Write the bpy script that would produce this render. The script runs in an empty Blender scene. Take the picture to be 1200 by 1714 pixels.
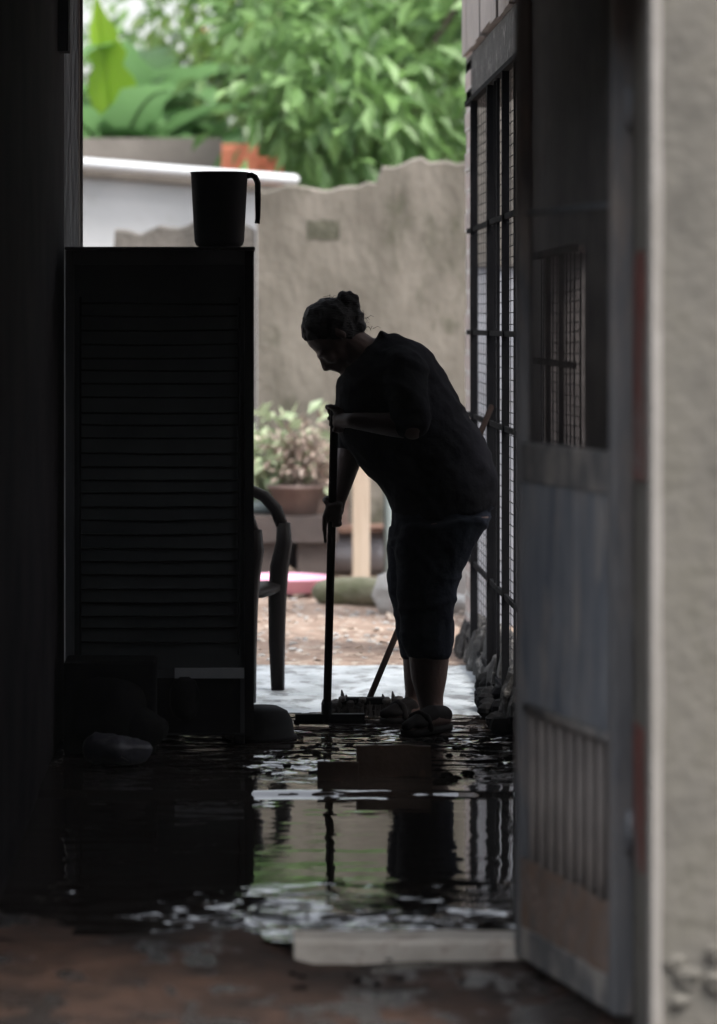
import bpy, bmesh, math, random
import numpy as np
from mathutils import Vector, Matrix, noise
C = bpy.context.scene.collection
SC = bpy.context.scene
R = math.radians
random.seed(7)
rng = np.random.default_rng(7)

# ------------------------------------------------------------------ camera
F = 6266.0; CAMZ = 1.40; HX = 400.0; HY = 540.0; PW = 1200.0; PH = 1714.0
cam = bpy.data.cameras.new('camera'); co = bpy.data.objects.new('camera', cam); C.objects.link(co)
SC.camera = co
co.location = (0, 0, CAMZ); co.rotation_euler = (R(90), 0, 0)
cam.sensor_fit = 'VERTICAL'; cam.sensor_height = 36.0; cam.sensor_width = 36.0
cam.lens = F/PH*36.0
cam.shift_x = (PW/2-HX)/PH
cam.shift_y = -(PH/2-HY)/PH
cam.clip_start = 0.5; cam.clip_end = 1500
cam.dof.use_dof = True; cam.dof.focus_distance = 12.9; cam.dof.aperture_fstop = 2.5

# ------------------------------------------------------------------ world, sun, exposure
SUN_EL, SUN_AZ = R(60), R(130)
w = bpy.data.worlds.new('World'); SC.world = w; w.use_nodes = True
nt = w.node_tree; nt.nodes.clear()
wo = nt.nodes.new('ShaderNodeOutputWorld'); bg = nt.nodes.new('ShaderNodeBackground')
sky = nt.nodes.new('ShaderNodeTexSky'); sky.sky_type = 'NISHITA'; sky.sun_disc = False
sky.sun_elevation = SUN_EL; sky.sun_rotation = SUN_AZ; sky.dust_density = 4.0; sky.air_density = 1.2; sky.ozone_density = 1.0
hs = nt.nodes.new('ShaderNodeHueSaturation'); hs.inputs['Saturation'].default_value = 0.30
nt.links.new(sky.outputs[0], hs.inputs['Color']); nt.links.new(hs.outputs[0], bg.inputs['Color'])
bg.inputs['Strength'].default_value = 0.13
nt.links.new(bg.outputs[0], wo.inputs[0])
sl = bpy.data.lights.new('sun', 'SUN'); sl.energy = 1.3; sl.angle = R(14); sl.color = (1.0, 0.96, 0.9)
so = bpy.data.objects.new('sun', sl); C.objects.link(so)
d = Vector((math.sin(SUN_AZ)*math.cos(SUN_EL), math.cos(SUN_AZ)*math.cos(SUN_EL), math.sin(SUN_EL)))
so.rotation_euler = d.to_track_quat('Z', 'Y').to_euler(); so.location = d*30
SC.view_settings.view_transform = 'Standard'; SC.view_settings.look = 'None'
SC.view_settings.gamma = 1.0; SC.view_settings.use_curve_mapping = False
SC.view_settings.exposure = 1.65
SC.render.engine = 'CYCLES'; SC.cycles.use_denoising = True
SC.cycles.max_bounces = 8; SC.cycles.caustics_reflective = False; SC.cycles.caustics_refractive = False
SC.cycles.sample_clamp_indirect = 4.0

def P(px, py, Y):
    """a pixel of the 1200x1714 photograph at distance Y -> a point of the place"""
    return Vector(((px-HX)/F*Y, Y, CAMZ-(py-HY)/F*Y))

# ------------------------------------------------------------------ materials
def pm(name, c1, c2=None, scale=4.0, rough=0.8, bump=0.0, bscale=None, detail=6, stretch=(1,1,1), metal=0.0,
       c3=None, s3=1.2, t3=(0.5, 0.62), spec=0.5, rough2=None, ior=1.45):
    m = bpy.data.materials.new(name); m.use_nodes = True
    n = m.node_tree.nodes; l = m.node_tree.links
    b = n['Principled BSDF']; b.inputs['Roughness'].default_value = rough; b.inputs['Metallic'].default_value = metal
    b.inputs['Specular IOR Level'].default_value = spec; b.inputs['IOR'].default_value = ior
    tc = n.new('ShaderNodeTexCoord'); mp = n.new('ShaderNodeMapping'); mp.inputs['Scale'].default_value = stretch
    l.new(tc.outputs['Object'], mp.inputs[0])
    c2 = c2 or c1
    nz = n.new('ShaderNodeTexNoise'); nz.inputs['Scale'].default_value = scale; nz.inputs['Detail'].default_value = detail
    l.new(mp.outputs[0], nz.inputs['Vector'])
    mr = n.new('ShaderNodeMapRange'); mr.inputs[1].default_value = 0.33; mr.inputs[2].default_value = 0.67
    l.new(nz.outputs['Fac'], mr.inputs[0])
    mx = n.new('ShaderNodeMix'); mx.data_type = 'RGBA'
    mx.inputs[6].default_value = (*c1, 1); mx.inputs[7].default_value = (*c2, 1)
    l.new(mr.outputs[0], mx.inputs[0]); out = mx.outputs[2]
    if c3:
        n3 = n.new('ShaderNodeTexNoise'); n3.inputs['Scale'].default_value = s3; n3.inputs['Detail'].default_value = 8
        n3.inputs['Roughness'].default_value = 0.65
        l.new(mp.outputs[0], n3.inputs['Vector'])
        m3 = n.new('ShaderNodeMapRange'); m3.inputs[1].default_value = t3[0]; m3.inputs[2].default_value = t3[1]
        l.new(n3.outputs['Fac'], m3.inputs[0])
        x3 = n.new('ShaderNodeMix'); x3.data_type = 'RGBA'; x3.inputs[7].default_value = (*c3, 1)
        l.new(m3.outputs[0], x3.inputs[0]); l.new(out, x3.inputs[6]); out = x3.outputs[2]
        if rough2 is not None:
            rr = n.new('ShaderNodeMapRange'); rr.inputs[1].default_value = t3[0]; rr.inputs[2].default_value = t3[1]
            rr.inputs[3].default_value = rough; rr.inputs[4].default_value = rough2
            l.new(n3.outputs['Fac'], rr.inputs[0]); l.new(rr.outputs[0], b.inputs['Roughness'])
    l.new(out, b.inputs['Base Color'])
    if bump:
        nb = n.new('ShaderNodeTexNoise'); nb.inputs['Scale'].default_value = bscale or scale*6; nb.inputs['Detail'].default_value = 8
        l.new(mp.outputs[0], nb.inputs['Vector'])
        bp = n.new('ShaderNodeBump'); bp.inputs['Strength'].default_value = bump; bp.inputs['Distance'].default_value = 0.02
        l.new(nb.outputs['Fac'], bp.inputs['Height']); l.new(bp.outputs[0], b.inputs['Normal'])
    return m

def leafmat(name, c1, c2, trans=0.35, sc=1.2):
    m = bpy.data.materials.new(name); m.use_nodes = True
    n = m.node_tree.nodes; l = m.node_tree.links
    b = n['Principled BSDF']; b.inputs['Roughness'].default_value = 0.42
    o = n['Material Output']
    g = n.new('ShaderNodeNewGeometry'); tc = n.new('ShaderNodeTexCoord')
    nz = n.new('ShaderNodeTexNoise'); nz.inputs['Scale'].default_value = sc; l.new(tc.outputs['Object'], nz.inputs['Vector'])
    ad = n.new('ShaderNodeMath'); ad.operation = 'ADD'; l.new(g.outputs['Random Per Island'], ad.inputs[0]); l.new(nz.outputs['Fac'], ad.inputs[1])
    mr = n.new('ShaderNodeMapRange'); mr.inputs[1].default_value = 0.45; mr.inputs[2].default_value = 1.5; l.new(ad.outputs[0], mr.inputs[0])
    mx = n.new('ShaderNodeMix'); mx.data_type = 'RGBA'; mx.inputs[6].default_value = (*c1, 1); mx.inputs[7].default_value = (*c2, 1)
    l.new(mr.outputs[0], mx.inputs[0]); l.new(mx.outputs[2], b.inputs['Base Color'])
    t = n.new('ShaderNodeBsdfTranslucent'); l.new(mx.outputs[2], t.inputs[0])
    ms = n.new('ShaderNodeMixShader'); ms.inputs[0].default_value = trans
    l.new(b.outputs[0], ms.inputs[1]); l.new(t.outputs[0], ms.inputs[2]); l.new(ms.outputs[0], o.inputs[0])
    return m

def brickmat(name, c1, c2, mortar, w_=0.29, h_=0.19, ms=0.012, axis='X'):
    m = bpy.data.materials.new(name); m.use_nodes = True
    n = m.node_tree.nodes; l = m.node_tree.links; b = n['Principled BSDF']; b.inputs['Roughness'].default_value = 0.9
    tc = n.new('ShaderNodeTexCoord'); sp = n.new('ShaderNodeSeparateXYZ'); cb = n.new('ShaderNodeCombineXYZ')
    l.new(tc.outputs['Object'], sp.inputs[0]); l.new(sp.outputs[axis], cb.inputs[0]); l.new(sp.outputs['Z'], cb.inputs[1])
    br = n.new('ShaderNodeTexBrick'); br.inputs['Scale'].default_value = 1.0; br.inputs['Brick Width'].default_value = w_
    br.inputs['Row Height'].default_value = h_; br.inputs['Mortar Size'].default_value = ms
    br.inputs['Color1'].default_value = (*c1, 1); br.inputs['Color2'].default_value = (*c2, 1); br.inputs['Mortar'].default_value = (*mortar, 1)
    l.new(cb.outputs[0], br.inputs['Vector'])
    nz = n.new('ShaderNodeTexNoise'); nz.inputs['Scale'].default_value = 9; nz.inputs['Detail'].default_value = 8; l.new(tc.outputs['Object'], nz.inputs['Vector'])
    mx = n.new('ShaderNodeMix'); mx.data_type = 'RGBA'; mx.blend_type = 'MULTIPLY'; mx.inputs[0].default_value = 0.8
    mr = n.new('ShaderNodeMapRange'); mr.inputs[1].default_value = 0.3; mr.inputs[2].default_value = 0.7; mr.inputs[3].default_value = 0.5; mr.inputs[4].default_value = 1.1
    l.new(nz.outputs['Fac'], mr.inputs[0]); l.new(br.outputs['Color'], mx.inputs[6]); l.new(mr.outputs[0], mx.inputs[7])
    l.new(mx.outputs[2], b.inputs['Base Color'])
    bp = n.new('ShaderNodeBump'); bp.inputs['Strength'].default_value = 0.5; bp.inputs['Distance'].default_value = 0.01
    l.new(nz.outputs['Fac'], bp.inputs['Height']); l.new(bp.outputs[0], b.inputs['Normal'])
    return m

M = dict(
 plaster=pm('grey_render', (.10,.09,.074), (.185,.168,.143), 3.4, .92, .6, 22, c3=(.07,.068,.048), s3=2.6, t3=(.52,.62), stretch=(1,1,.55)),
 plaster_old=pm('old_render', (.07,.065,.058), (.13,.12,.108), 5, .92, .6, 30),
 parapet=pm('weathered_concrete', (.15,.135,.12), (.21,.19,.17), 3, .9, .3, 20),
 white=pm('whitewash', (.36,.37,.38), (.46,.47,.48), 1.5, .85, .2, 12, c3=(.30,.30,.29), s3=2.5, t3=(.58,.75)),
 palegrey=pm('pale_grey_paint', (.17,.18,.205), (.26,.27,.30), 3, .85, .2, 12, c3=(.15,.15,.16), s3=4, t3=(.5,.7)),
 pvc=pm('white_pipe', (.60,.62,.64), (.52,.54,.56), 3, .4),
 orange=pm('orange_clay', (.50,.16,.09), (.58,.22,.13), 8, .85, .3),
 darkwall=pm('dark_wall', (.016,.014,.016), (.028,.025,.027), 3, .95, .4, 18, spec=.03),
 sidewall=pm('passage_wall', (.13,.115,.115), (.19,.17,.165), 3, .9, .4, 18),
 front=pm('front_render', (.105,.098,.086), (.20,.186,.163), 4.0, .93, .25, 30, c3=(.105,.098,.08), s3=4, t3=(.45,.66)),
 corner_light=pm('painted_catchlight', (.24,.225,.205), (.32,.30,.28), 5, .9, .2, 20, c3=(.17,.155,.135), s3=3, t3=(.5,.7), stretch=(1,1,.5)),  # catchlight on the pillar corner, painted as paler render
 rubble=pm('rubble', (.11,.10,.09), (.22,.205,.19), 14, .9, 1.0, 30),
 soffit=pm('roof_board', (.05,.045,.04), (.08,.07,.06), 3, .9),
 plank=pm('grey_plank', (.30,.27,.25), (.38,.35,.33), 4, .85, .3, 20, stretch=(8,8,1)),
 timber=pm('old_timber', (.28,.27,.26), (.42,.41,.40), 3, .85, .4, 12, stretch=(10,10,.8)),
 steel=pm('dark_steel', (.005,.005,.006), (.009,.009,.010), 6, .9, .1, 40, spec=.03),
 wire=pm('wire', (.014,.014,.017), (.022,.022,.025), 6, .8, spec=.1),
 gate=pm('gate_paint', (.085,.098,.12), (.18,.19,.205), 7, .6, .3, 30, c3=(.26,.24,.22), s3=5, t3=(.50,.70), stretch=(3,3,.5)),
 gate_worn=pm('worn_rail', (.13,.13,.135), (.21,.205,.20), 6, .6, .3, 30, c3=(.36,.33,.30), s3=6, t3=(.48,.62), stretch=(2,2,1)),
 kerb=pm('dark_kerb', (.012,.011,.011), (.04,.037,.035), 9, .8, .8, 30, c3=(.20,.19,.18), s3=14, t3=(.56,.66)),
 gate_stile=pm('gate_stile_paint', (.12,.125,.135), (.21,.205,.205), 5, .65, .3, 30, c3=(.25,.22,.20), s3=4, t3=(.48,.62), stretch=(2,2,.5)),
 gate_up=pm('dark_bar_paint', (.06,.055,.055), (.11,.10,.095), 9, .7, .2, 30, spec=.2),
 gate_low=pm('muddy_gate', (.26,.19,.155), (.15,.13,.12), 14, .85, .5, 30, c3=(.20,.135,.10), s3=13, t3=(.48,.58), stretch=(2,2,1.3)),
 gate_bar=pm('gate_bar_paint', (.17,.15,.14), (.25,.22,.20), 9, .6, .2, 30),
 brick_red=pm('red_brick', (.17,.06,.048), (.12,.05,.043), 12, .9, .5, 30, c3=(.16,.13,.12), s3=5, t3=(.5,.6), stretch=(1,1,.6)),
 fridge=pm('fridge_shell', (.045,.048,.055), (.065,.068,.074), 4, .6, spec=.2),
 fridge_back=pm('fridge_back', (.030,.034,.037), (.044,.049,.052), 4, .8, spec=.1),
 black=pm('black_plastic', (.008,.008,.009), (.011,.011,.012), 4, .6, spec=.06),
 blackm=pm('matt_black', (.007,.007,.008), (.012,.012,.012), 6, .9, spec=.03),
 bar=pm('pale_bar', (.20,.21,.23), (.26,.27,.29), 8, .5),
 bag=pm('pale_bag', (.03,.03,.04), (.055,.055,.07), 7, .45, .6, 14),
 chair=pm('dark_chair_plastic', (.006,.005,.005), (.008,.007,.007), 5, .45, spec=.06),
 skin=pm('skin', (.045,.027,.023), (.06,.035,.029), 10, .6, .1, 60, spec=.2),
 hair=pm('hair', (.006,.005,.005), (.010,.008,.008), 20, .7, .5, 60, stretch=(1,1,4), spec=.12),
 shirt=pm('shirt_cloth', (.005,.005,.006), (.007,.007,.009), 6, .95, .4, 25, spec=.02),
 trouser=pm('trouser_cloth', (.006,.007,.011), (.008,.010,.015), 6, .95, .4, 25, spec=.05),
 rubber=pm('rubber', (.006,.005,.005), (.009,.008,.008), 8, .8, spec=.03),
 eye=pm('eye', (.5,.5,.5), (.4,.4,.4), 8, .2),
 stick=pm('stick_wood', (.010,.007,.006), (.015,.010,.009), 4, .9, spec=.04, stretch=(1,1,.2)),
 bristle=pm('bristle', (.02,.016,.014), (.035,.028,.024), 20, .8),
 slab=pm('pale_slab', (.30,.33,.35), (.50,.54,.57), 5, .4, .5, 25, c3=(.16,.17,.18), s3=9, t3=(.50,.60), stretch=(1,.6,1)),
 pot=pm('clay_pot', (.12,.08,.07), (.22,.17,.155), 5, .7, .2),
 potdark=pm('dark_pot', (.05,.04,.038), (.075,.06,.055), 5, .7, .2),
 post=pm('pale_post', (.40,.325,.25), (.48,.40,.32), 4, .7, .2, 10, stretch=(4,4,.5)),
 brownwood=pm('brown_board', (.11,.06,.045), (.17,.10,.075), 4, .8, .3, 10, stretch=(.6,4,4)),
 lav=pm('lavender_plastic', (.24,.24,.27), (.30,.30,.33), 3, .5),
 pink=pm('pink_plastic', (.74,.34,.50), (.80,.42,.57), 3, .4),
 moss=pm('mossy_bark', (.10,.11,.06), (.22,.21,.16), 7, .9, .8, 20),
 stone=pm('pale_stone', (.30,.30,.29), (.46,.45,.44), 6, .9, .7, 16),
 hollow=pm('mould_patch', (.045,.045,.03), (.09,.088,.065), 9, .95, .5, 30),
 sack=pm('white_sack', (.45,.44,.43), (.55,.54,.53), 6, .8, .5, 16),
 board=pm('wet_board', (.014,.009,.007), (.024,.015,.011), 6, .7, .4, 20, spec=.1, c3=(.05,.025,.017), s3=9, t3=(.56,.66)),
 sill=pm('pale_sill', (.42,.38,.33), (.60,.56,.50), 6, .6, .5, 20, c3=(.22,.14,.10), s3=6, t3=(.55,.66)),
 bark=pm('bark', (.07,.055,.04), (.12,.10,.08), 6, .9, .6, 20),
 cup=pm('mug_plastic', (.010,.010,.013), (.013,.013,.016), 4, .7, spec=.1),
 planter=pm('slate_drum', (.18,.22,.22), (.24,.28,.28), 4, .6),
)
M['side_brick'] = brickmat('pale_blockwork', (.46,.38,.36), (.38,.33,.31), (.52,.50,.48), .2, .085, .012, 'Y')
M['leaf_a'] = leafmat('leaf_mid', (.09,.18,.055), (.21,.36,.12), .45)
M['leaf_b'] = leafmat('leaf_deep', (.07,.14,.05), (.16,.28,.11), .45)
M['leaf_c'] = leafmat('leaf_yellow', (.15,.27,.06), (.32,.44,.13), .5)
M['leaf_banana'] = leafmat('leaf_banana', (.09,.20,.07), (.19,.34,.14), .5, .6)
M['leaf_banana_young'] = leafmat('leaf_banana_young', (.26,.46,.03), (.32,.50,.05), .6, .6)
M['leaf_pale'] = leafmat('leaf_pale', (.25,.33,.19), (.44,.50,.33), .3, 3)
M['leaf_dry'] = leafmat('leaf_dry', (.20,.15,.12), (.42,.34,.29), .25, 3)
M['flower'] = leafmat('flower_orange', (.65,.30,.06), (.75,.50,.10), .3, 3)
M['litter'] = leafmat('litter', (.16,.10,.07), (.42,.36,.30), .1, 3)

def groundmat():
    m = bpy.data.materials.new('earth'); m.use_nodes = True
    n = m.node_tree.nodes; l = m.node_tree.links; b = n['Principled BSDF']; b.inputs['Specular IOR Level'].default_value = .25
    tc = n.new('ShaderNodeTexCoord'); sp = n.new('ShaderNodeSeparateXYZ'); l.new(tc.outputs['Object'], sp.inputs[0])
    def nz(s, d=8, st=(1,1,1), rgh=.6):
        mp = n.new('ShaderNodeMapping'); mp.inputs['Scale'].default_value = st; l.new(tc.outputs['Object'], mp.inputs[0])
        q = n.new('ShaderNodeTexNoise'); q.inputs['Scale'].default_value = s; q.inputs['Detail'].default_value = d
        q.inputs['Roughness'].default_value = rgh; l.new(mp.outputs[0], q.inputs['Vector']); return q.outputs['Fac']
    def mr(v, a, c, x=0., y=1.):
        q = n.new('ShaderNodeMapRange'); q.inputs[1].default_value = a; q.inputs[2].default_value = c
        q.inputs[3].default_value = x; q.inputs[4].default_value = y; l.new(v, q.inputs[0]); return q.outputs[0]
    def mix(f, a, c):
        q = n.new('ShaderNodeMix'); q.data_type = 'RGBA'; l.new(f, q.inputs[0])
        for s, v in ((6, a), (7, c)):
            if isinstance(v, tuple): q.inputs[s].default_value = (*v, 1)
            else: l.new(v, q.inputs[s])
        return q.outputs[2]
    # front yard: wet red-brown mud; back yard: dry pale earth (two different soils)
    mud = mix(mr(nz(5), .38, .62), (.011,.0065,.005), (.048,.026,.018))
    pud = mr(nz(6, 5, (1,.6,1)), .50, .57)
    mud = mix(pud, mud, (.02,.016,.014))
    dry = mix(mr(nz(9), .38, .62), (.17,.12,.093), (.30,.225,.18))
    dry = mix(mr(nz(16, 6, (1,.5,1)), .56, .64), dry, (.36,.31,.26))
    back = mr(sp.outputs['Y'], 13.5, 14.0)
    l.new(mix(back, mud, dry), b.inputs['Base Color'])
    r1 = n.new('ShaderNodeMix'); r1.data_type = 'FLOAT'; l.new(back, r1.inputs[0])
    l.new(mr(pud, 0, 1, .7, .10), r1.inputs[2]); r1.inputs[3].default_value = .9
    l.new(r1.outputs[0], b.inputs['Roughness'])
    bp = n.new('ShaderNodeBump'); bp.inputs['Strength'].default_value = .6; bp.inputs['Distance'].default_value = .02
    l.new(nz(18), bp.inputs['Height']); l.new(bp.outputs[0], b.inputs['Normal'])
    return m
M['earth'] = groundmat()

def wetmat():
    m = bpy.data.materials.new('wet_floor'); m.use_nodes = True
    n = m.node_tree.nodes; l = m.node_tree.links; b = n['Principled BSDF']
    tc = n.new('ShaderNodeTexCoord'); mp = n.new('ShaderNodeMapping'); mp.inputs['Scale'].default_value = (1, .7, 1); l.new(tc.outputs['Object'], mp.inputs[0])
    q = n.new('ShaderNodeTexNoise'); q.inputs['Scale'].default_value = 6; q.inputs['Detail'].default_value = 8; l.new(mp.outputs[0], q.inputs['Vector'])
    mx = n.new('ShaderNodeMix'); mx.data_type = 'RGBA'; mx.inputs[6].default_value = (.010,.008,.007,1); mx.inputs[7].default_value = (.03,.023,.019,1)
    l.new(q.outputs['Fac'], mx.inputs[0]); l.new(mx.outputs[2], b.inputs['Base Color'])
    b.inputs['Roughness'].default_value = .03; b.inputs['IOR'].default_value = 1.9
    def nn(sc, st, d=4):
        a = n.new('ShaderNodeMapping'); a.inputs['Scale'].default_value = st; l.new(tc.outputs['Object'], a.inputs[0])
        z = n.new('ShaderNodeTexNoise'); z.inputs['Scale'].default_value = sc; z.inputs['Detail'].default_value = d; l.new(a.outputs[0], z.inputs['Vector']); return z.outputs['Fac']
    def rng_(v, lo, hi, x=0., y=1.):
        z = n.new('ShaderNodeMapRange'); z.inputs[1].default_value = lo; z.inputs[2].default_value = hi; z.inputs[3].default_value = x; z.inputs[4].default_value = y; l.new(v, z.inputs[0]); return z.outputs[0]
    sp = n.new('ShaderNodeSeparateXYZ'); l.new(tc.outputs['Object'], sp.inputs[0])
    # stirred water by the step and by the sill, still water between
    far_ = rng_(sp.outputs['Y'], 11.2, 11.5); nr = rng_(sp.outputs['Y'], 9.8, 9.2)
    mxm = n.new('ShaderNodeMath'); mxm.operation = 'MAXIMUM'; l.new(far_, mxm.inputs[0]); l.new(nr, mxm.inputs[1])
    msk = n.new('ShaderNodeMath'); msk.operation = 'MULTIPLY'; l.new(mxm.outputs[0], msk.inputs[0]); l.new(rng_(nn(4, (1, 2.2, 1)), .42, .6), msk.inputs[1])
    ad = n.new('ShaderNodeMath'); ad.operation = 'ADD'; ad.inputs[1].default_value = .05; l.new(msk.outputs[0], ad.inputs[0])
    ht = n.new('ShaderNodeMath'); ht.operation = 'MULTIPLY'; l.new(nn(26, (1, 1.7, 1), 2), ht.inputs[0]); l.new(ad.outputs[0], ht.inputs[1])
    bp = n.new('ShaderNodeBump'); bp.inputs['Strength'].default_value = 1; bp.inputs['Distance'].default_value = .003
    l.new(ht.outputs[0], bp.inputs['Height']); l.new(bp.outputs[0], b.inputs['Normal'])
    # patches of matt black sludge lying on the stirred water
    pt = rng_(nn(7, (1, 2.6, 1), 6), .50, .55); fm_ = n.new('ShaderNodeMath'); fm_.operation = 'MAXIMUM'
    fa = rng_(sp.outputs['Y'], 11.25, 11.7); nr2 = rng_(sp.outputs['Y'], 9.9, 9.3, 0., .85)
    l.new(fa, fm_.inputs[0]); l.new(nr2, fm_.inputs[1])
    pm_2 = n.new('ShaderNodeMath'); pm_2.operation = 'MULTIPLY'; l.new(pt, pm_2.inputs[0]); l.new(fm_.outputs[0], pm_2.inputs[1])
    df = n.new('ShaderNodeBsdfDiffuse'); df.inputs[0].default_value = (.006,.005,.005,1)
    ms = n.new('ShaderNodeMixShader'); l.new(pm_2.outputs[0], ms.inputs[0]); l.new(b.outputs[0], ms.inputs[1]); l.new(df.outputs[0], ms.inputs[2])
    l.new(ms.outputs[0], n['Material Output'].inputs['Surface'])
    return m
M['wet'] = wetmat()

# ------------------------------------------------------------------ helpers
def tag(o, label=None, cat=None, group=None, kind=None):
    if label: o['label'] = label
    if cat: o['category'] = cat
    if group: o['group'] = group
    if kind: o['kind'] = kind
    return o
def empty(name, loc, rz, label, cat, group=None):
    o = bpy.data.objects.new(name, None); C.objects.link(o); o.location = loc; o.rotation_euler = (0, 0, rz)
    o.empty_display_size = .1
    return tag(o, label, cat, group)

class MB:
    def __init__(s): s.v = []; s.f = []
    def add(s, vs, fs):
        k = len(s.v); s.v += [tuple(p) for p in vs]; s.f += [tuple(i+k for i in f) for f in fs]; return s
    def box(s, x0, x1, y0, y1, z0, z1):
        return s.add([(x0,y0,z0),(x1,y0,z0),(x1,y1,z0),(x0,y1,z0),(x0,y0,z1),(x1,y0,z1),(x1,y1,z1),(x0,y1,z1)],
                     [(0,3,2,1),(4,5,6,7),(0,1,5,4),(1,2,6,5),(2,3,7,6),(3,0,4,7)])
    def rings(s, rs, caps=True, closed=True):
        n = len(rs[0]); vs = [p for r in rs for p in r]; fs = []
        for i in range(len(rs)-1):
            for j in range(n if closed else n-1):
                a = i*n+j; b_ = i*n+(j+1) % n
                fs.append((a, b_, b_+n, a+n))
        if caps: fs.append(tuple(reversed(range(n)))); fs.append(tuple(range((len(rs)-1)*n, len(rs)*n)))
        return s.add(vs, fs)
    def tube(s, pts, rad, n=10, rounded=True):
        pts = [Vector(p) for p in pts]; rad = rad if isinstance(rad, (list, tuple)) else [rad]*len(pts)
        rs = []
        up = None
        P_, R_ = list(pts), list(rad)
        if rounded:
            d0 = (pts[0]-pts[1]).normalized(); d1 = (pts[-1]-pts[-2]).normalized()
            P_ = [pts[0]+d0*R_[0]*.95, pts[0]+d0*R_[0]*.65]+P_+[pts[-1]+d1*rad[-1]*.65, pts[-1]+d1*rad[-1]*.95]
            R_ = [R_[0]*.3, R_[0]*.76]+R_+[rad[-1]*.76, rad[-1]*.3]
        for i, p in enumerate(P_):
            t = (P_[min(i+1, len(P_)-1)]-P_[max(i-1, 0)]).normalized()
            if up is None: up = t.orthogonal().normalized()
            up = (up-t*up.dot(t)).normalized(); q = t.cross(up)
            rs.append([p+(up*math.cos(2*math.pi*k/n)+q*math.sin(2*math.pi*k/n))*R_[i] for k in range(n)])
        return s.rings(rs)
    def ell(s, c, a, b, d_, nu=16, nv=10):
        """ellipsoid with half-axis vectors a, b, d_"""
        c = Vector(c); a, b, d_ = Vector(a), Vector(b), Vector(d_)
        if a.cross(b).dot(d_) < 0: b = -b
        rs = []
        for i in range(1, nv):
            t = math.pi*i/nv
            rs.append([c-d_*math.cos(t)+(a*math.cos(2*math.pi*k/nu)+b*math.sin(2*math.pi*k/nu))*math.sin(t) for k in range(nu)])
        k = len(s.v); s.rings(rs, caps=False)
        e = len(s.v); s.v += [tuple(c-d_), tuple(c+d_)]
        for j in range(nu):
            s.f.append((e, k+(j+1) % nu, k+j)); o = k+(nv-2)*nu; s.f.append((e+1, o+j, o+(j+1) % nu))
        return s
    def lathe(s, prof, c=(0,0,0), n=28, closed=False):
        c = Vector(c)
        rs = [[c+Vector((r*math.cos(2*math.pi*k/n), r*math.sin(2*math.pi*k/n), z)) for k in range(n)] for r, z in prof]
        if closed: rs.append(rs[0])
        return s.rings(rs, caps=not closed)
    def build(s, name, mat, parent=None, smooth=False, bevel=0, loc=None):
        me = bpy.data.meshes.new(name)
        me.from_pydata(s.v, [], s.f); me.update()
        o = bpy.data.objects.new(name, me); C.objects.link(o)
        me.materials.append(mat)
        if smooth: me.polygons.foreach_set('use_smooth', [True]*len(me.polygons))
        if loc: o.location = loc
        if parent: o.parent = parent
        if bevel:
            m = o.modifiers.new('bevel', 'BEVEL'); m.width = bevel; m.segments = 2; m.limit_method = 'ANGLE'
        return o
def B(*a): return MB().box(*a)
def displace(o, amp, scale, seed=0, axis=None):
    for v in o.data.vertices:
        p = v.co*scale+Vector((seed, seed*.7, seed*1.3))
        if axis is None: v.co += noise.noise_vector(p)*amp
        else: v.co[axis] += noise.noise(p)*amp
    o.data.update()
def remesh(mb, name, mat, vox, parent=None, smooth_it=6, sm=.6):
    o = mb.build(name, mat, None)
    r = o.modifiers.new('r', 'REMESH'); r.mode = 'VOXEL'; r.voxel_size = vox
    s_ = o.modifiers.new('s', 'SMOOTH'); s_.iterations = smooth_it; s_.factor = sm
    dg = bpy.context.evaluated_depsgraph_get(); dg.update()
    me = bpy.data.meshes.new_from_object(o.evaluated_get(dg))
    o.modifiers.clear(); o.data = me; me.name = name
    if not me.materials: me.materials.append(mat)
    me.polygons.foreach_set('use_smooth', [True]*len(me.polygons))
    if parent: o.parent = parent
    return o
def gridmesh(name, X, Y, Z, mat, smooth=True):
    """X, Y, Z arrays of shape (ny, nx)"""
    ny, nx = X.shape
    v = np.stack([X, Y, Z], -1).reshape(-1, 3)
    i = (np.arange(ny-1)[:, None]*nx+np.arange(nx-1)[None, :]).ravel()
    f = np.stack([i, i+1, i+nx+1, i+nx], -1)
    me = bpy.data.meshes.new(name); me.from_pydata(v.tolist(), [], f.tolist()); me.update()
    me.polygons.foreach_set('use_smooth', [smooth]*len(me.polygons)); me.materials.append(mat)
    o = bpy.data.objects.new(name, me); C.objects.link(o); return o
def vnoise(X, Y, fx, fy, seed, oct_=3):
    """value noise on arrays"""
    r = np.random.default_rng(seed); T = r.random((256, 256))
    out = np.zeros_like(X, dtype=float); a = 1.; tot = 0
    for k in range(oct_):
        x = X*fx*2**k+13.7*k+100; y = Y*fy*2**k+7.1*k+100
        xi = np.floor(x).astype(int); yi = np.floor(y).astype(int); u = x-xi; v = y-yi
        u = u*u*(3-2*u); v = v*v*(3-2*v)
        g = lambda i, j: T[i % 256, j % 256]
        out += a*((g(xi,yi)*(1-u)+g(xi+1,yi)*u)*(1-v)+(g(xi,yi+1)*(1-u)+g(xi+1,yi+1)*u)*v-.5)
        tot += a; a *= .5
    return out/tot*2

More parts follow.
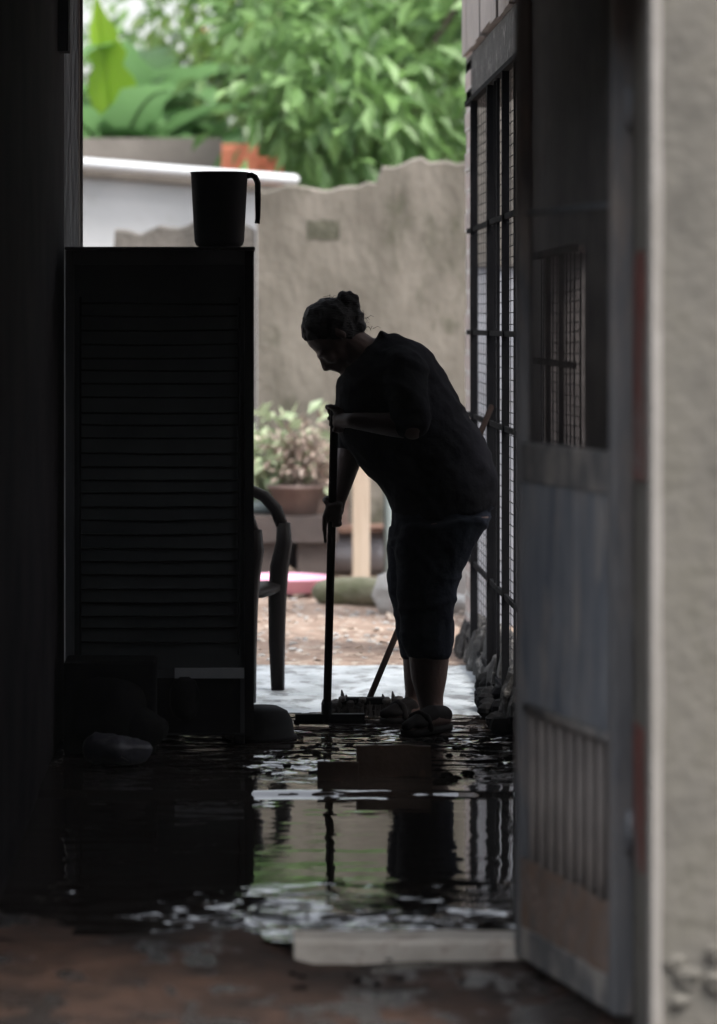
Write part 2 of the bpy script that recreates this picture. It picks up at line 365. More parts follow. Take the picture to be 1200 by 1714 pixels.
# ------------------------------------------------------------------ ground
def span(*seg):
    out = []
    for a, b_, st in seg: out.append(np.arange(a, b_, st))
    return np.concatenate(out)
xs = span((-400,-60,85),(-60,-8,13),(-8,-1.4,.6),(-1.4,1.8,.035),(1.8,8,.6),(8,60,13),(60,401,85))
ys = span((-60,0,15),(0,7.2,1.2),(7.2,10.4,.025),(10.4,15.0,.5),(15.0,22,.05),(22,40,2),(40,120,20),(120,901,130))
X, Y = np.meshgrid(xs, ys)
st = np.clip((Y-13.6)/.6, 0, 1)
Z = -.10*(1-st)-.004*st
near = (Y < 9.2); mid = (Y >= 8.95) & (Y < 15.2)
Z += np.where(near & (Y > 7), vnoise(X, Y, 4, 4, 3, 4)*.016, 0)
Z += np.where(Y > 15.3, vnoise(X, Y, 2.5, 2.5, 5, 4)*.03+.004, 0)
left = np.clip((.16-X+vnoise(X, Y, 3, 3, 51, 3)*.12)/.2, 0, 1)
crust = -.022*np.clip(11.12-Y, 0, 10)-.022+(9.35-Y)*.02+vnoise(X, Y, 3.5, 3.5, 52, 4)*.022
Z += np.where(near & (Y > 7), .045*np.clip((Y-8.2)/.7, 0, 1)*left, 0)
Z = np.where(mid, np.where((Y < 10.3) & (left > .02), crust*left+(-.16)*(1-left), -.16), Z)
g = gridmesh('ground', X, Y, Z, M['earth']); tag(g, kind='structure')

# wet passage floor, one sheet with its small step
xs = np.arange(-.62, .985, .012); ys = np.arange(8.86, 13.75, .0075)
X, Y = np.meshgrid(xs, ys)
def smooth(a, b_, v):
    t = np.clip((v-a)/(b_-a), 0, 1); return t*t*(3-2*t)
edge = 11.17+vnoise(X, Y*0, 4, 1, 9, 5)*.035
Z = -.016*(1-smooth(edge-.045, edge+.045, Y))-.022*np.clip(11.12-Y, 0, 10)
kA = smooth(11.2, 11.8, Y+vnoise(X, Y, 2.2, 2.5, 92, 3)*.35)*(1-.75*smooth(13.0, 13.3, Y))
kC = 1-smooth(9.15, 9.8, Y+vnoise(X, Y, 2.2, 2.5, 91, 3)*.3)
m1 = np.clip(vnoise(X, Y, 3.0, 3.2, 21, 4)*3+.5, .05, 1)
Z += kA*m1*(vnoise(X, Y, 8, 14, 11, 5)*.015)
Z += kC*np.clip(vnoise(X, Y, 2.6, 3.4, 31, 4)*3+.75, .08, 1)*(vnoise(X, Y, 9, 16, 12, 5)*.013)
Z += vnoise(X, Y, 5, 14, 14, 3)*.00055+np.clip(vnoise(X, Y, 2.5, 3.5, 93, 3)*2-.35, 0, 1)*vnoise(X, Y, 14, 30, 94, 3)*.004
fl = gridmesh('floor', X, Y, Z, M['wet']); tag(fl, kind='structure')
# pale slab beyond
xs = np.arange(-3.0, 1.6, .03); ys = np.arange(13.0, 15.32, .02)
X, Y = np.meshgrid(xs, ys)
Z = .006-.05*(1-smooth(13.0, 13.5, Y+vnoise(X, Y, 5, 5, 61, 4)*.26))+vnoise(X, Y, 6, 6, 41, 4)*.005-.12*smooth(15.24, 15.31, Y+vnoise(X, Y, 3, 3, 8, 3)*.04)-.012*(np.abs(Y-14.05) < .015)
pv = gridmesh('pavement', X, Y, Z, M['slab']); tag(pv, kind='structure')

# ------------------------------------------------------------------ back yard walls
def rough_wall(name, prof, y0, y1, mat, label, z0=-.1, top_noise=.045):
    """prof: (x, ztop) list; a thick wall with a broken top line"""
    xs_ = []
    for (xa, za), (xb, zb) in zip(prof, prof[1:]):
        n = max(1, int(abs(xb-xa)/.05))
        xs_ += [(xa+(xb-xa)*k/n, za+(zb-za)*k/n) for k in range(n)]
    xs_.append(prof[-1]); mb = MB(); rs = []
    for x, z in xs_:
        z += noise.noise(Vector((x*6, y0, 0)))*top_noise+noise.noise(Vector((x*20, y0, 3)))*top_noise*.5
        rs.append([Vector((x, y0, z0)), Vector((x, y1, z0)), Vector((x, y1, z-.015)), Vector((x, y1-.03, z)), Vector((x, y0+.03, z)), Vector((x, y0, z-.015))])
    mb.rings(rs); o = mb.build(name, mat); tag(o, label, 'wall'); return o
YW = 21.5
def wx(px, Y): return (px-HX)/F*Y
def wz(py, Y): return CAMZ-(py-HY)/F*Y
rough_wall('yard_wall', [(wx(430,YW), wz(308,YW)), (wx(630,YW), wz(309,YW)), (wx(640,YW), wz(282,YW)), (wx(690,YW), wz(270,YW)), (wx(780,YW), wz(270,YW)), (2.6, wz(268,YW)), (4, 2.3)],
           YW, YW+.18, M['plaster'], 'tall grey rendered yard wall with a stepped broken top, behind the bending woman')
rough_wall('yard_wall', [(-5, 1.6), (-1.6, 1.62), (wx(192,YW)-.02, 1.62), (wx(192,YW), wz(383,YW)), (wx(235,YW), wz(380,YW)), (wx(300,YW), wz(372,YW)), (wx(428,YW), wz(378,YW))],
           YW+.02, YW+.2, M['plaster_old'], 'low dark broken wall stub seen left of the mug, in front of the white building')
ywall = bpy.data.objects['yard_wall']
def patch(px0, px1, py0, py1):
    mb = MB(); rs = []
    a, b_ = P(px0, py0, YW), P(px1, py1, YW)
    for k in range(13):
        x = a.x+(b_.x-a.x)*k/12; e = .012*noise.noise(Vector((x*15, py0, 0)))
        rs.append([Vector((x, YW-.004, b_.z+e)), Vector((x, YW+.01, b_.z+e)), Vector((x, YW+.01, a.z-e)), Vector((x, YW-.004, a.z-e))])
    mb.rings(rs); mb.build('mould_patch', M['hollow'], ywall)
patch(514, 568, 369, 401)
YB = 24.5
bd = empty('white_building', (-1.5, YB, 0), 0, 'low whitewashed outbuilding with a flat roof, far left beyond the yard wall', 'building')
def prism(x0, x1, y0, y1, z0, zt, th, name, m):
    rs = []
    for x in (x0, x1):
        a = z0 if th is None else zt(x)-th
        rs.append([Vector((x, y0, a)), Vector((x, y1, a)), Vector((x, y1, zt(x))), Vector((x, y0, zt(x)))])
    return MB().rings(rs).build(name, M[m], bd)
line = lambda x: 2.40-.079*(x-1.5+1.04)+.0
prism(-3.5, 1.85, 0, 2.6, 0, lambda x: line(x)-.041, None, 'wall', 'white')
prism(-3.55, 1.88, -.05, 2.6, 0, line, .04, 'roof', 'parapet')
MB().tube([P(60,266,YB-.12), P(135,273,YB-.12), P(320,288,YB-.12), P(492,301,YB-.12)], .036, 12).build('pipe', M['pvc'], None, True)
tag(bpy.data.objects['pipe'], 'long white plastic pipe running along the top of the whitewashed building', 'pipe')
pw = MB().box(-4.5, wx(372,26.3), 26.3, 26.5, 0, wz(231,26.3)); o = pw.build('parapet_wall', M['parapet']); tag(o, 'grey brown concrete parapet wall behind and above the white pipe', 'wall')
def hollow_brick(x, y, z, L, H, rz, label):
    t = empty('hollow_brick', (x, y, z), rz, label, 'brick', 'orange bricks on the roof edge')
    mb = B(-L/2, L/2, -.07, .07, 0, H)
    for k in range(5): mb.box(-L/2+.004, L/2-.004, -.076, -.07, .02+k*(H-.03)/5, .02+k*(H-.03)/5+.012)
    mb.build('body', M['orange'], t)
    return t
zr = 2.33
hollow_brick(wx(401,25.4), 25.4, zr, .245, wz(241,25.4)-zr, .0, 'large orange clay block at the end of the grey parapet, above the white pipe')
hollow_brick(wx(451,25.5), 25.5, zr, .17, wz(263,25.5)-zr, .1, 'smaller low orange clay block right of the large one, above the white pipe')

# white side building seen through the grille
YS = 17.3
sb = empty('pale_wall', (1.6, YS, 0), 0, 'pale two tone cross wall seen in slivers through the wire grille', 'wall')
B(-.50, 1.6, 0, .16, -.05, 1.66).build('wall', M['palegrey'], sb)
B(-.50, 1.6, -.02, .16, 1.661, 3.2).build('upper_wall', M['plaster_old'], sb)

# ------------------------------------------------------------------ passage shell
XR = .97
rw = empty('side_wall', (XR, 8, 0), 0, 'dim grey side wall of the passage, behind the open gate', 'wall')
def rb(y0, y1, z0, z1, n='wall', x0=XR, x1=XR+.15, m='sidewall'):
    return B(x0-XR, x1-XR, y0-8, y1-8, z0, z1).build(n, M[m], rw)
rb(8.0, 10.5, -.1, 3.0)
rb(10.5, 12.62, -.1, .95); rb(10.5, 12.62, 1.62, 3.0); rb(11.9, 12.62, .951, 1.619)
rb(12.621, 16.0, 2.32, 2.52, 'lintel', XR, XR+.15, 'kerb')
up = MB(); y = 12.621; k = 0
while y < 16.0:
    wd = .28+.1*random.random(); dx = random.uniform(0, .012)
    up.box(-.012-dx, .1, y-8, min(y+wd, 16.03)-8-.008, 2.525+random.uniform(0, .02), 3.3); y += wd
up.build('fascia', M['plank'], rw)
en = MB(); zz = 0.0
while zz < 2.5:
    dx = random.uniform(-.004, .006)
    en.box(-.004+dx, .024, 7.6, 8.0+random.uniform(-.02,.01), zz, zz+.078); zz += .085
en.box(.0, .02, 7.62, 7.98, -.05, 2.5)
en.build('end_pier', M['side_brick'], rw)
cb = MB()
for k in range(60):
    y = 12.65+k*.057; h = .10+.10*random.random()*(1 if k < 40 else .6)
    cb.ell((random.uniform(.0, .06), y-8, h*.2), (random.uniform(.04,.075),0,0), (0,.06,0), (0,0,h), 8, 6)
cb.box(-.02, .15, 4.62, 8.0, -.02, .10)
o = cb.build('kerb', M['kerb'], rw, False); displace(o, .014, 18, 3)
# dark rubble against the grille foot
rb_ = MB()
for k in range(46):
    y = random.uniform(12.7, 14.3); r = random.uniform(.02, .05)
    rb_.ell((XR-random.uniform(.02,.10)*(1.25-(y-12.7)/2), y, r*.5+random.uniform(0,.04)), (r,0,0), (0,r*1.2,0), (0,0,r*.8), 7, 5)
o = rb_.build('rubble', M['blackm']); displace(o, .006, 40, 5); tag(o, 'heap of dark wet rubble along the foot of the wire grille', 'rubble', kind='stuff')

# left wall, facade, roof
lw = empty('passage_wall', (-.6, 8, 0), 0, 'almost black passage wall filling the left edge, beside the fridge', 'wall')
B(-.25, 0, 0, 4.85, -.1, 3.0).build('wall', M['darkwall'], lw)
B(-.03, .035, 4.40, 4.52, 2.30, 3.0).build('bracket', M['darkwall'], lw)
dp = empty('timber_post', (-.58, 13.12, 0), 0, 'weathered grey timber post at the far end of the left wall, above the fridge', 'post')
o = MB().box(-.055, .024, -.05, .05, 0, 3.0).build('post', M['timber'], dp, bevel=.006)
B(.0245, .034, -.035, -.02, 1.66, 2.95).build('batten', M['timber'], dp)
rf = empty('passage_roof', (0, 11, 3.0), 0, 'boarded roof over the passage, above the frame', 'roof')
B(-.9, 1.14, -3.2, 2.6, .001, .08).build('boards', M['soffit'], rf)
for k in range(5): B(-.59, .96, -2.9+k*1.1, -2.8+k*1.1, -.12, -.001).build('rafter', M['soffit'], rf)
fw = empty('front_wall', (.845, 7.7, 0), 0, 'sunlit grey beige rendered pillar wall at the right edge, beside the gate', 'wall')
mb = MB(); n = 5; rs = []
prof = [(.30,.02), (.018,.001), (.006,.006), (.001,.018), (0,.30), (.30,.30)]
for k in range(61):
    z = -.14+k*(3.3/60); rs.append([Vector((x+(noise.noise(Vector((z*5,x*3,1)))*.005 if x < .05 else 0), y, z)) for x, y in prof])
mb.rings(rs); o = mb.build('pillar', M['front'], fw)
B(.30, 3.0, 0, .30, -.14, 3.16).build('panel', M['front'], fw)
ed = MB(); rs = []  # paler strip standing in for light caught on the rounded corner
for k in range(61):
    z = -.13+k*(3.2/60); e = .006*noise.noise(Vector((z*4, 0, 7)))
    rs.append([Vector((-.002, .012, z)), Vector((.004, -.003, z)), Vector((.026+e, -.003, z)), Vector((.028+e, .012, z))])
ed.rings(rs); ed.build('catchlight_strip', M['corner_light'], fw)
for z0_, z1_ in ((.25, .55), (1.07, 1.55)):
    jb = MB(); rs = []
    for k in range(16):
        z = z0_+(z1_-z0_)*k/15; e = .004*noise.noise(Vector((z*9, 1, 0)))
        rs.append([Vector((-.005+e, .10, z)), Vector((.01, .10, z)), Vector((.01, .284, z)), Vector((-.004+e, .284, z))])
    jb.rings(rs); jb.build('jamb_brick', M['brick_red'], fw)
B(-1.45, -.002, .0, .28, 2.13, 3.16).build('lintel', M['front'], fw)  # unseen, set low to keep sky light out of the passage
rbm = MB()
for k in range(34):
    x = random.uniform(.03, .42); z = random.uniform(-.12, .24)*random.random()
    r = random.uniform(.005, .02); rbm.ell((x, .0-r*.1, z+.02), (r*1.5,0,0), (0,r*.28,0), (0,0,r*.9), 7, 5)
o = rbm.build('exposed_stones', M['front'], fw); o['kind'] = 'stuff'; displace(o, .006, 60, 2)
fl_ = B(-3.2, -.602, 7.7, 7.99, -.14, 3.16).build('front_wall', M['front']); tag(fl_, 'rendered front wall left of the passage mouth, outside the frame', 'wall')

# sill at the doorway
mb = MB(); rs = []
for k in range(40):
    x = wx(492, 8.83)+k*(.672-wx(492,8.83))/39
    e = noise.noise(Vector((x*14, 0, 2)))*.006; zt = -.052+noise.noise(Vector((x*9, 5, 2)))*.004
    rs.append([Vector((x, 8.80+e, -.13)), Vector((x, 8.80+e, zt-.008)), Vector((x, 8.808+e, zt)), Vector((x, 8.93, zt+.002)), Vector((x, 8.94, -.13))])
mb.rings(rs); o = mb.build('sill', M['sill']); tag(o, 'pale worn concrete sill lying across the doorway, at the mud edge', 'sill')

# ------------------------------------------------------------------ grilles
def grille(name, y0, y1, z0, z1, posts, rails, label, dv=.15, dh=.040, xoff=0.0, thick=.034):
    t = empty(name, (XR-.03+xoff, y0, z0), 0, label, 'grille', 'wire grilles in the side wall')
    H = z1-z0
    for py, th in posts:
        B(-th/2, th/2, py-y0-th/2, py-y0+th/2, 0, H).build('post', M['steel'], t)
    for rz_ in rails:
        B(-.006, .006, .02, y1-y0-.02, rz_-z0-.010, rz_-z0+.010).build('rail', M['steel'], t)
    B(-.014, .014, 0, y1-y0, -.018, 0).build('bottom_rail', M['steel'], t)
    B(-.014, .014, 0, y1-y0, H, H+.02).build('top_rail', M['steel'], t)
    me = MB(); yy = .02
    while yy < y1-y0:
        yj = yy+random.uniform(-.02, .02)
        me.tube([(.02, yj, 0), (.02, yj+.01, H*.5), (.02, yj, H)], .0016, 5, False); yy += dv
    zz_ = dh/2
    while zz_ < H:
        a = random.uniform(-.004, .004)
        me.tube([(.02, 0, zz_+a), (.02, (y1-y0)/2, zz_-.008), (.02, y1-y0, zz_-a)], .0018, 5, False); zz_ += dh
    me.build('wire_mesh', M['wire'], t)
    return t
grille('wire_grille', 12.64, 15.62, .10, 2.30, [(15.2,.030),(14.2,.029),(13.95,.009),(13.78,.012),(13.4,.027),(12.95,.009),(12.70,.02)],
       [.42,1.02,1.36,1.78], 'tall dark steel bar and wire mesh grille in the side wall behind the woman', xoff=.014)
grille('window_grille', 10.5, 11.9, .97, 1.60, [(10.9,.014),(11.4,.014)], [1.28],
       'small mesh window in the side wall glimpsed through the bars of the gate', .09, .03)

# ------------------------------------------------------------------ gate
h0 = Vector((.825, 8.02, 0)); h1 = Vector((.667, 8.80, 0)); dv_ = h1-h0; GW = dv_.length
gt = empty('metal_gate', (h0.x, h0.y, -.085), math.atan2(dv_.y, dv_.x), 'grey blue steel gate swung open into the passage, muddy at its foot', 'gate')
GH = 2.42
B(0, .045, -.022, .022, 0, GH).build('stile', M['gate_stile'], gt, bevel=.004)
B(GW-.04, GW, -.02, .02, 0, GH).build('stile', M['gate_stile'], gt, bevel=.004)
def rail(z0, z1, m='gate', n='rail', t=.018): return B(.0455, GW-.0405, -t, t, z0, z1).build(n, M[m], gt, bevel=.003)
rail(0, .075, 'gate_worn'); rail(1.115, 1.205, 'gate_worn'); rail(1.735, 1.747, t=.005); rail(GH-.04, GH)
MB().tube([(.0455, -.005, .585), (GW-.0405, -.005, .585)], .017, 10, False).build('rail', M['gate_worn'], gt, True)
cs = MB(); rs = []
N = 90
for k in range(N+1):
    x = .046+(GW-.087)*k/N; yv = .012+.006*math.sin(k*2*math.pi/6.4)
    rs.append([Vector((x, yv, .60)), Vector((x, yv+.002, .60)), Vector((x, yv+.002, 1.114)), Vector((x, yv, 1.114))])
cs.rings(rs); cs.build('sheet_panel', M['gate'], gt)
for k in range(13):
    x = .085+k*(GW-.16)/12
    MB().tube([(x, -.002, 1.206), (x, -.002, GH-.041)], .0055, 8, False).build('bar', M['gate_up'], gt, True)
for k in range(9):
    x = .10+k*(GW-.18)/8
    MB().tube([(x, -.004, .076), (x, -.004, .57)], .011, 8, False).build('bar', M['gate_bar'], gt, True)
cs = MB(); rs = []
for k in range(61):
    x = .046+(GW-.087)*k/60; zt = .235+.012*noise.noise(Vector((x*12, 0, 0)))
    yv = .014+.004*noise.noise(Vector((x*9, 0, 4)))
    rs.append([Vector((x, yv, .076)), Vector((x, yv+.002, .076)), Vector((x, yv+.002, zt)), Vector((x, yv, zt))])
cs.rings(rs); cs.build('kick_plate', M['gate_low'], gt)
B(GW-.075, GW+.012, -.034, -.0205, 1.02, 1.06).build('latch', M['gate_up'], gt, bevel=.003)
for z in (.35, 1.9):
    MB().tube([(-.012, -.01, z), (-.012, -.01, z+.09)], .010, 10, False).build('hinge', M['gate'], gt, True)

# ------------------------------------------------------------------ fridge with mug
fr = empty('refrigerator', (-.26, 12.4, 0), 0, 'tall dark refrigerator turned back outwards with a mug on top', 'refrigerator')
x0, x1 = -.315, .309; T = wz(413, 12.4)
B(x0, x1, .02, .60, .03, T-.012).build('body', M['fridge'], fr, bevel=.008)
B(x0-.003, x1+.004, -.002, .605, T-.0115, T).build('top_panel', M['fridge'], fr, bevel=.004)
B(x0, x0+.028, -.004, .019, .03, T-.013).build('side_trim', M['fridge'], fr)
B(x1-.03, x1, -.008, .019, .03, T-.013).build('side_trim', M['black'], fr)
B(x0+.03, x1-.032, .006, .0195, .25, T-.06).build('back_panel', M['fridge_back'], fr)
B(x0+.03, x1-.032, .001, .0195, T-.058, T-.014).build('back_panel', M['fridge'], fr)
cd = MB()
for k in range(26):
    z = .34+k*.045+random.uniform(-.004,.004)
    cd.tube([(x0+.05, -.004, z), ((x0+x1)/2, -.004, z-random.uniform(0,.004)), (x1-.05, -.004, z+random.uniform(-.003,.003))], .0035, 6, False)
for x in (x0+.05, x1-.05): cd.tube([(x, -.004, .3), (x, -.004, .36+25*.045)], .0035, 6, False)
cd.build('condenser', M['blackm'], fr)
B(x1-.032-.23, x1-.032, -.004, .0055, .222, .256).build('base_bar', M['bar'], fr)
B(x1-.04, x1-.032, -.004, .0055, .05, .2215).build('base_trim', M['fridge'], fr)
B(x0+.03, x1-.045, .012, .0195, .04, .2215).build('compressor_recess', M['black'], fr)
MB().tube([(.08, .0, .13), (.08, .0, .13001+.05)], .05, 14).build('compressor', M['black'], fr, True)
for x in (x0+.05, x1-.05): MB().lathe([(.02,0),(.02,.03)], (x, .05, 0), 12).build('foot', M['black'], fr, True)

mg = empty('mug', (wx(367, 12.55), 12.55, T+.0005), 0, 'large black plastic mug with an open hook handle, standing on the refrigerator', 'mug')
mh = (412-286)/F*12.55
mb = MB().lathe([(.001,0),(.066,0),(.078,.008),(.0835,.022),(.0955,mh-.006),(.0975,mh),(.0925,mh),(.0915,mh-.008),(.080,.03),(.001,.02)], n=40)
mb.build('body', M['cup'], mg, True)
hs_ = []
for k in range(11):
    hs_.append(None)
pts = [(.093,0,mh-.012),(.108,0,mh-.010),(.120,0,mh-.016),(.1285,0,mh-.035),(.1295,0,mh-.09),(.1295,0,mh-.15),(.127,0,mh-.172)]
hm = MB(); rs = []
for i, p in enumerate(pts):
    t = (Vector(pts[min(i+1,len(pts)-1)])-Vector(pts[max(i-1,0)])).normalized(); q = Vector((t.z,0,-t.x))
    w1 = .010 if i < 5 else .0085; w2 = .014
    rs.append([Vector(p)+q*w1*a+Vector((0,1,0))*w2*b_ for a, b_ in ((1,-.7),(1,.7),(.6,1),(-.6,1),(-1,.7),(-1,-.7),(-.6,-1),(.6,-1))])
hm.rings(rs); hm.build('handle', M['cup'], mg, True)

# dark things piled by the fridge foot
bagm = MB().ell((0,0,.12), (.13,0,0), (0,.11,0), (0,0,.13), 20, 14).ell((.10,-.02,.08), (.09,0,0), (0,.09,0), (0,0,.08), 16, 10)
o = bagm.build('sack', M['blackm'], None, True); o.location = (-.42, 12.15, 0); displace(o, .03, 9, 4); displace(o, .012, 24, 4); tag(o, 'black bulging sack slumped against the lower left of the refrigerator', 'sack')
bagm = MB().ell((0,0,.05), (.11,0,0), (0,.09,0), (0,0,.05), 24, 16)
o = bagm.build('plastic_bag', M['bag'], None, True); o.location = (-.385, 11.85, .0); displace(o, .028, 14, 6); displace(o, .014, 34, 2); tag(o, 'crumpled pale plastic bag on the dark floor before the black sack', 'bag')
o = MB().box(-.17, .13, -.12, .12, 0, .30).build('crate', M['blackm'], None, bevel=.01); o.location = (-.35, 12.26, .0)
o.location.y = 12.27; o.location.x = -.40
cr = o; cr.name = 'crate'; tag(cr, 'low black crate standing in the dark corner behind the black sack', 'crate')

bs = empty('basin', (.075, 12.62, 0), 0, 'dark round basin turned upside down, half hidden by the refrigerator', 'basin')
MB().lathe([(.118,0),(.122,.004),(.120,.012),(.112,.014),(.105,.06),(.088,.092),(.055,.108),(.001,.112)], n=36).build('bowl', M['black'], bs, True)

# ------------------------------------------------------------------ chair (faces +X)
ch = empty('plastic_chair', (-.085, 14.0, .006), R(-13), 'dark brown plastic armchair half hidden behind the refrigerator', 'chair')
def flat(mb, pts, wv, th, wdir=Vector((0,1,0))):
    rs = []; pts = [Vector(p) for p in pts]
    for i, p in enumerate(pts):
        t = (pts[min(i+1,len(pts)-1)]-pts[max(i-1,0)]).normalized(); q = t.cross(wdir).normalized()
        w_ = wv[i] if isinstance(wv, (list,tuple)) else wv; h_ = th[i] if isinstance(th, (list,tuple)) else th
        rs.append([p+q*h_*a+wdir*w_*b_ for a, b_ in ((1,-.75),(1,.75),(.5,1),(-.5,1),(-1,.75),(-1,-.75),(-.5,-1),(.5,-1))])
    return mb.rings(rs)
st_ = MB(); rs = []
for k in range(9):
    x = -.20+k*.05; sag = -.012*math.sin(math.pi*k/8)-(.02 if k == 8 else 0)
    rs.append([Vector((x, y, .43+sag-.01*math.cos(y*3)+dz)) for y, dz in ((-.21,0),(-.1,-.006),(.1,-.006),(.21,0),(.21,-.02),(.1,-.026),(-.1,-.026),(-.21,-.02))])
st_.rings(rs).build('seat', M['chair'], ch, True)
bk = MB()
for k in range(7):
    y = -.18+k*.06; flat(bk, [(-.20,y,.44),(-.24,y,.60),(-.29,y,.80)], .021, .005)
flat(bk, [(-.29,-.23,.76),(-.302,-.15,.83),(-.306,0,.855),(-.302,.15,.83),(-.29,.23,.76)], .02, .02, Vector((.2,0,1)).normalized())
bk.build('backrest', M['chair'], ch)
for s_ in (-1, 1):
    am = MB(); y = s_*.245
    flat(am, [(-.275,y,.755),(-.18,y,.775),(-.06,y,.775),(.06,y,.765),(.13,y,.735),(.175,y,.685),(.198,y,.625)], [.024,.026,.028,.028,.028,.026,.022], [.014,.015,.016,.018,.020,.021,.020])
    am.build('armrest', M['chair'], ch, True)
    fl2 = MB(); flat(fl2, [(.204,y,.635),(.206,y,.56),(.188,y,.47),(.18,y,.36),(.178,y,.18),(.182,y,0)], [.024,.032,.036,.034,.030,.024], [.022,.027,.031,.030,.027,.022])
    fl2.build('leg', M['chair'], ch, True)
    rl = MB(); flat(rl, [(-.285,y,.77),(-.235,y,.45),(-.25,y,.2),(-.275,y,0)], [.02,.028,.024,.018], [.016,.022,.018,.014]); rl.build('leg', M['chair'], ch, True)
    cl = MB(); flat(cl, [(.178,y,.632),(.212,y,.628)], .025, .004, Vector((0,1,0))); 

# ------------------------------------------------------------------ the woman
wm = empty('person', (wx(715,13), 13.0, 0), 0, 'stout woman in dark shirt and cropped trousers bent over a pole, hair bunned', 'person')
wm_inv = Matrix.Translation(-Vector(wm.location))
def own(mb):
    mb.v = [tuple(wm_inv @ Vector(v)) for v in mb.v]; return mb
YN, YF = 12.80, 13.20   # near / far side
def loft(mb, sts, n=28, sq=1.0):
    """stations: front pixel, back pixel, half width, centre distance"""
    rs = []
    for (fx, fy), (bx, by), hw, yc in sts:
        a = P(fx, fy, yc); b_ = P(bx, by, yc); c = (a+b_)/2; h = (b_-a)/2
        ring = []
        for k in range(n):
            t = 2*math.pi*k/n; cu, su = math.cos(t), math.sin(t)
            su = math.copysign(abs(su)**.85, su)
            ring.append(c+h*cu+Vector((0, hw, 0))*su)
        rs.append(ring)
    return mb.rings(rs)
torso = [((568,634),(632,560),.064,13.0), ((563,646),(664,558),.12,13.0), ((563,662),(692,567),.175,13.0), ((563,700),(719,588),.20,13.0),
         ((575,742),(744,622),.205,13.0), ((600,774),(762,661),.20,13.0), ((623,797),(779,694),.20,13.0),
         ((637,815),(804,722),.205,13.0), ((650,843),(822,757),.215,13.0), ((655,862),(831,800),.215,13.0), ((655,880),(829,846),.20,13.0)]
def inset(s, d_):
    out = []
    for (fx, fy), (bx, by), hw, yc in s:
        v = Vector((bx-fx, by-fy)); L = v.length; v /= L
        out.append(((fx+v.x*d_, fy+v.y*d_), (bx-v.x*d_, by-v.y*d_), max(hw-d_/480, .03), yc))
    return out
nleg = [((668,880),(826,862),.115,12.89), ((663,920),(800,905),.112,12.89), ((663,960),(776,955),.10,12.89), ((664,1000),(761,1000),.085,12.88),
        ((670,1040),(760,1042),.078,12.88), ((674,1080),(758,1078),.074,12.87), ((684,1103),(753,1102),.064,12.87)]
fleg = [((652,880),(805,862),.115,13.11), ((649,920),(785,905),.112,13.11), ((647,960),(762,955),.10,13.11), ((651,1000),(745,1000),.085,13.12),
        ((661,1040),(740,1042),.078,13.12), ((668,1080),(738,1078),.074,13.12), ((675,1103),(732,1102),.064,13.12)]
ncalf = [((684,1060),(752,1060),.058,12.87), ((684,1100),(752,1100),.06,12.87), ((688,1135),(748,1135),.055,12.87), ((697,1165),(742,1165),.042,12.87), ((703,1190),(742,1190),.038,12.87), ((700,1208),(748,1210),.036,12.87)]
fcalf = [((676,1060),(735,1060),.055,13.13), ((674,1100),(734,1100),.06,13.13), ((676,1135),(730,1135),.052,13.13), ((678,1160),(720,1160),.042,13.13), ((676,1180),(715,1182),.038,13.13), ((672,1196),(720,1198),.036,13.13)]

# head frame
hc = P(555, 551, 13.0); fd = Vector((-.58,0,-.81)).normalized(); ud = Vector((-.81,0,.58)).normalized(); ld = Vector((0,1,0))
def H(f, u, l=0): return hc+fd*f+ud*u+ld*l
body = MB()
loft(body, inset(torso, 7))
# pelvis core
loft(body, [((668,860),(820,815),.17,13.0), ((664,890),(812,860),.17,13.0), ((672,915),(785,905),.14,13.0)])
for lg in (nleg, fleg): loft(body, inset(lg, 6))
for lg in (ncalf, fcalf): loft(body, lg)
# head
body.ell(hc, fd*.098, ld*.076, ud*.100)
body.ell(H(.045,-.055), fd*.062, ld*.058, ud*.062)
body.ell(H(.092,-.098), fd*.020, ld*.024, ud*.018)          # chin
body.ell(H(.092,-.020,0), fd*.018, ld*.055, ud*.012)        # brow
body.tube([H(.096,-.022), H(.110,-.045), H(.121,-.062)], [.009,.012,.014], 8)   # nose
for s_ in (-1, 1):
    body.ell(H(.112,-.064,s_*.011), fd*.009, ld*.009, ud*.008)
    body.ell(H(.082,-.052,s_*.040), fd*.020, ld*.022, ud*.024)    # cheek
    body.ell(H(-.005,-.030,s_*.078), fd*.016, ld*.007, ud*.030)   # ear
body.ell(H(.108,-.080), fd*.010, ld*.026, ud*.0065); body.ell(H(.105,-.090), fd*.010, ld*.022, ud*.007)
# neck
body.tube([P(585,572,13.0), P(608,590,13.0), P(640,622,13.0)], [.058,.062,.085], 16)
body.tube([P(578,606,13.0), P(592,628,13.0), P(604,650,13.0)], [.030,.045,.06], 14)
# arms
SH = Vector((0,0,0))
n_sh, n_el, n_wr = P(672,622,12.84), P(690,714,12.74), P(590,704,12.84)
f_sh, f_el, f_wr = P(622,640,13.17), P(586,752,13.13), P(566,836,12.99)
body.tube([n_sh, n_sh.lerp(n_el,.5), n_el], [.062,.055,.046], 14)
body.tube([n_el, n_el.lerp(n_wr,.35), n_wr], [.045,.042,.028], 14)
body.tube([f_sh, f_sh.lerp(f_el,.5), f_el], [.062,.054,.044], 14)
body.tube([f_el, f_el.lerp(f_wr,.3), f_wr], [.046,.047,.029], 14)
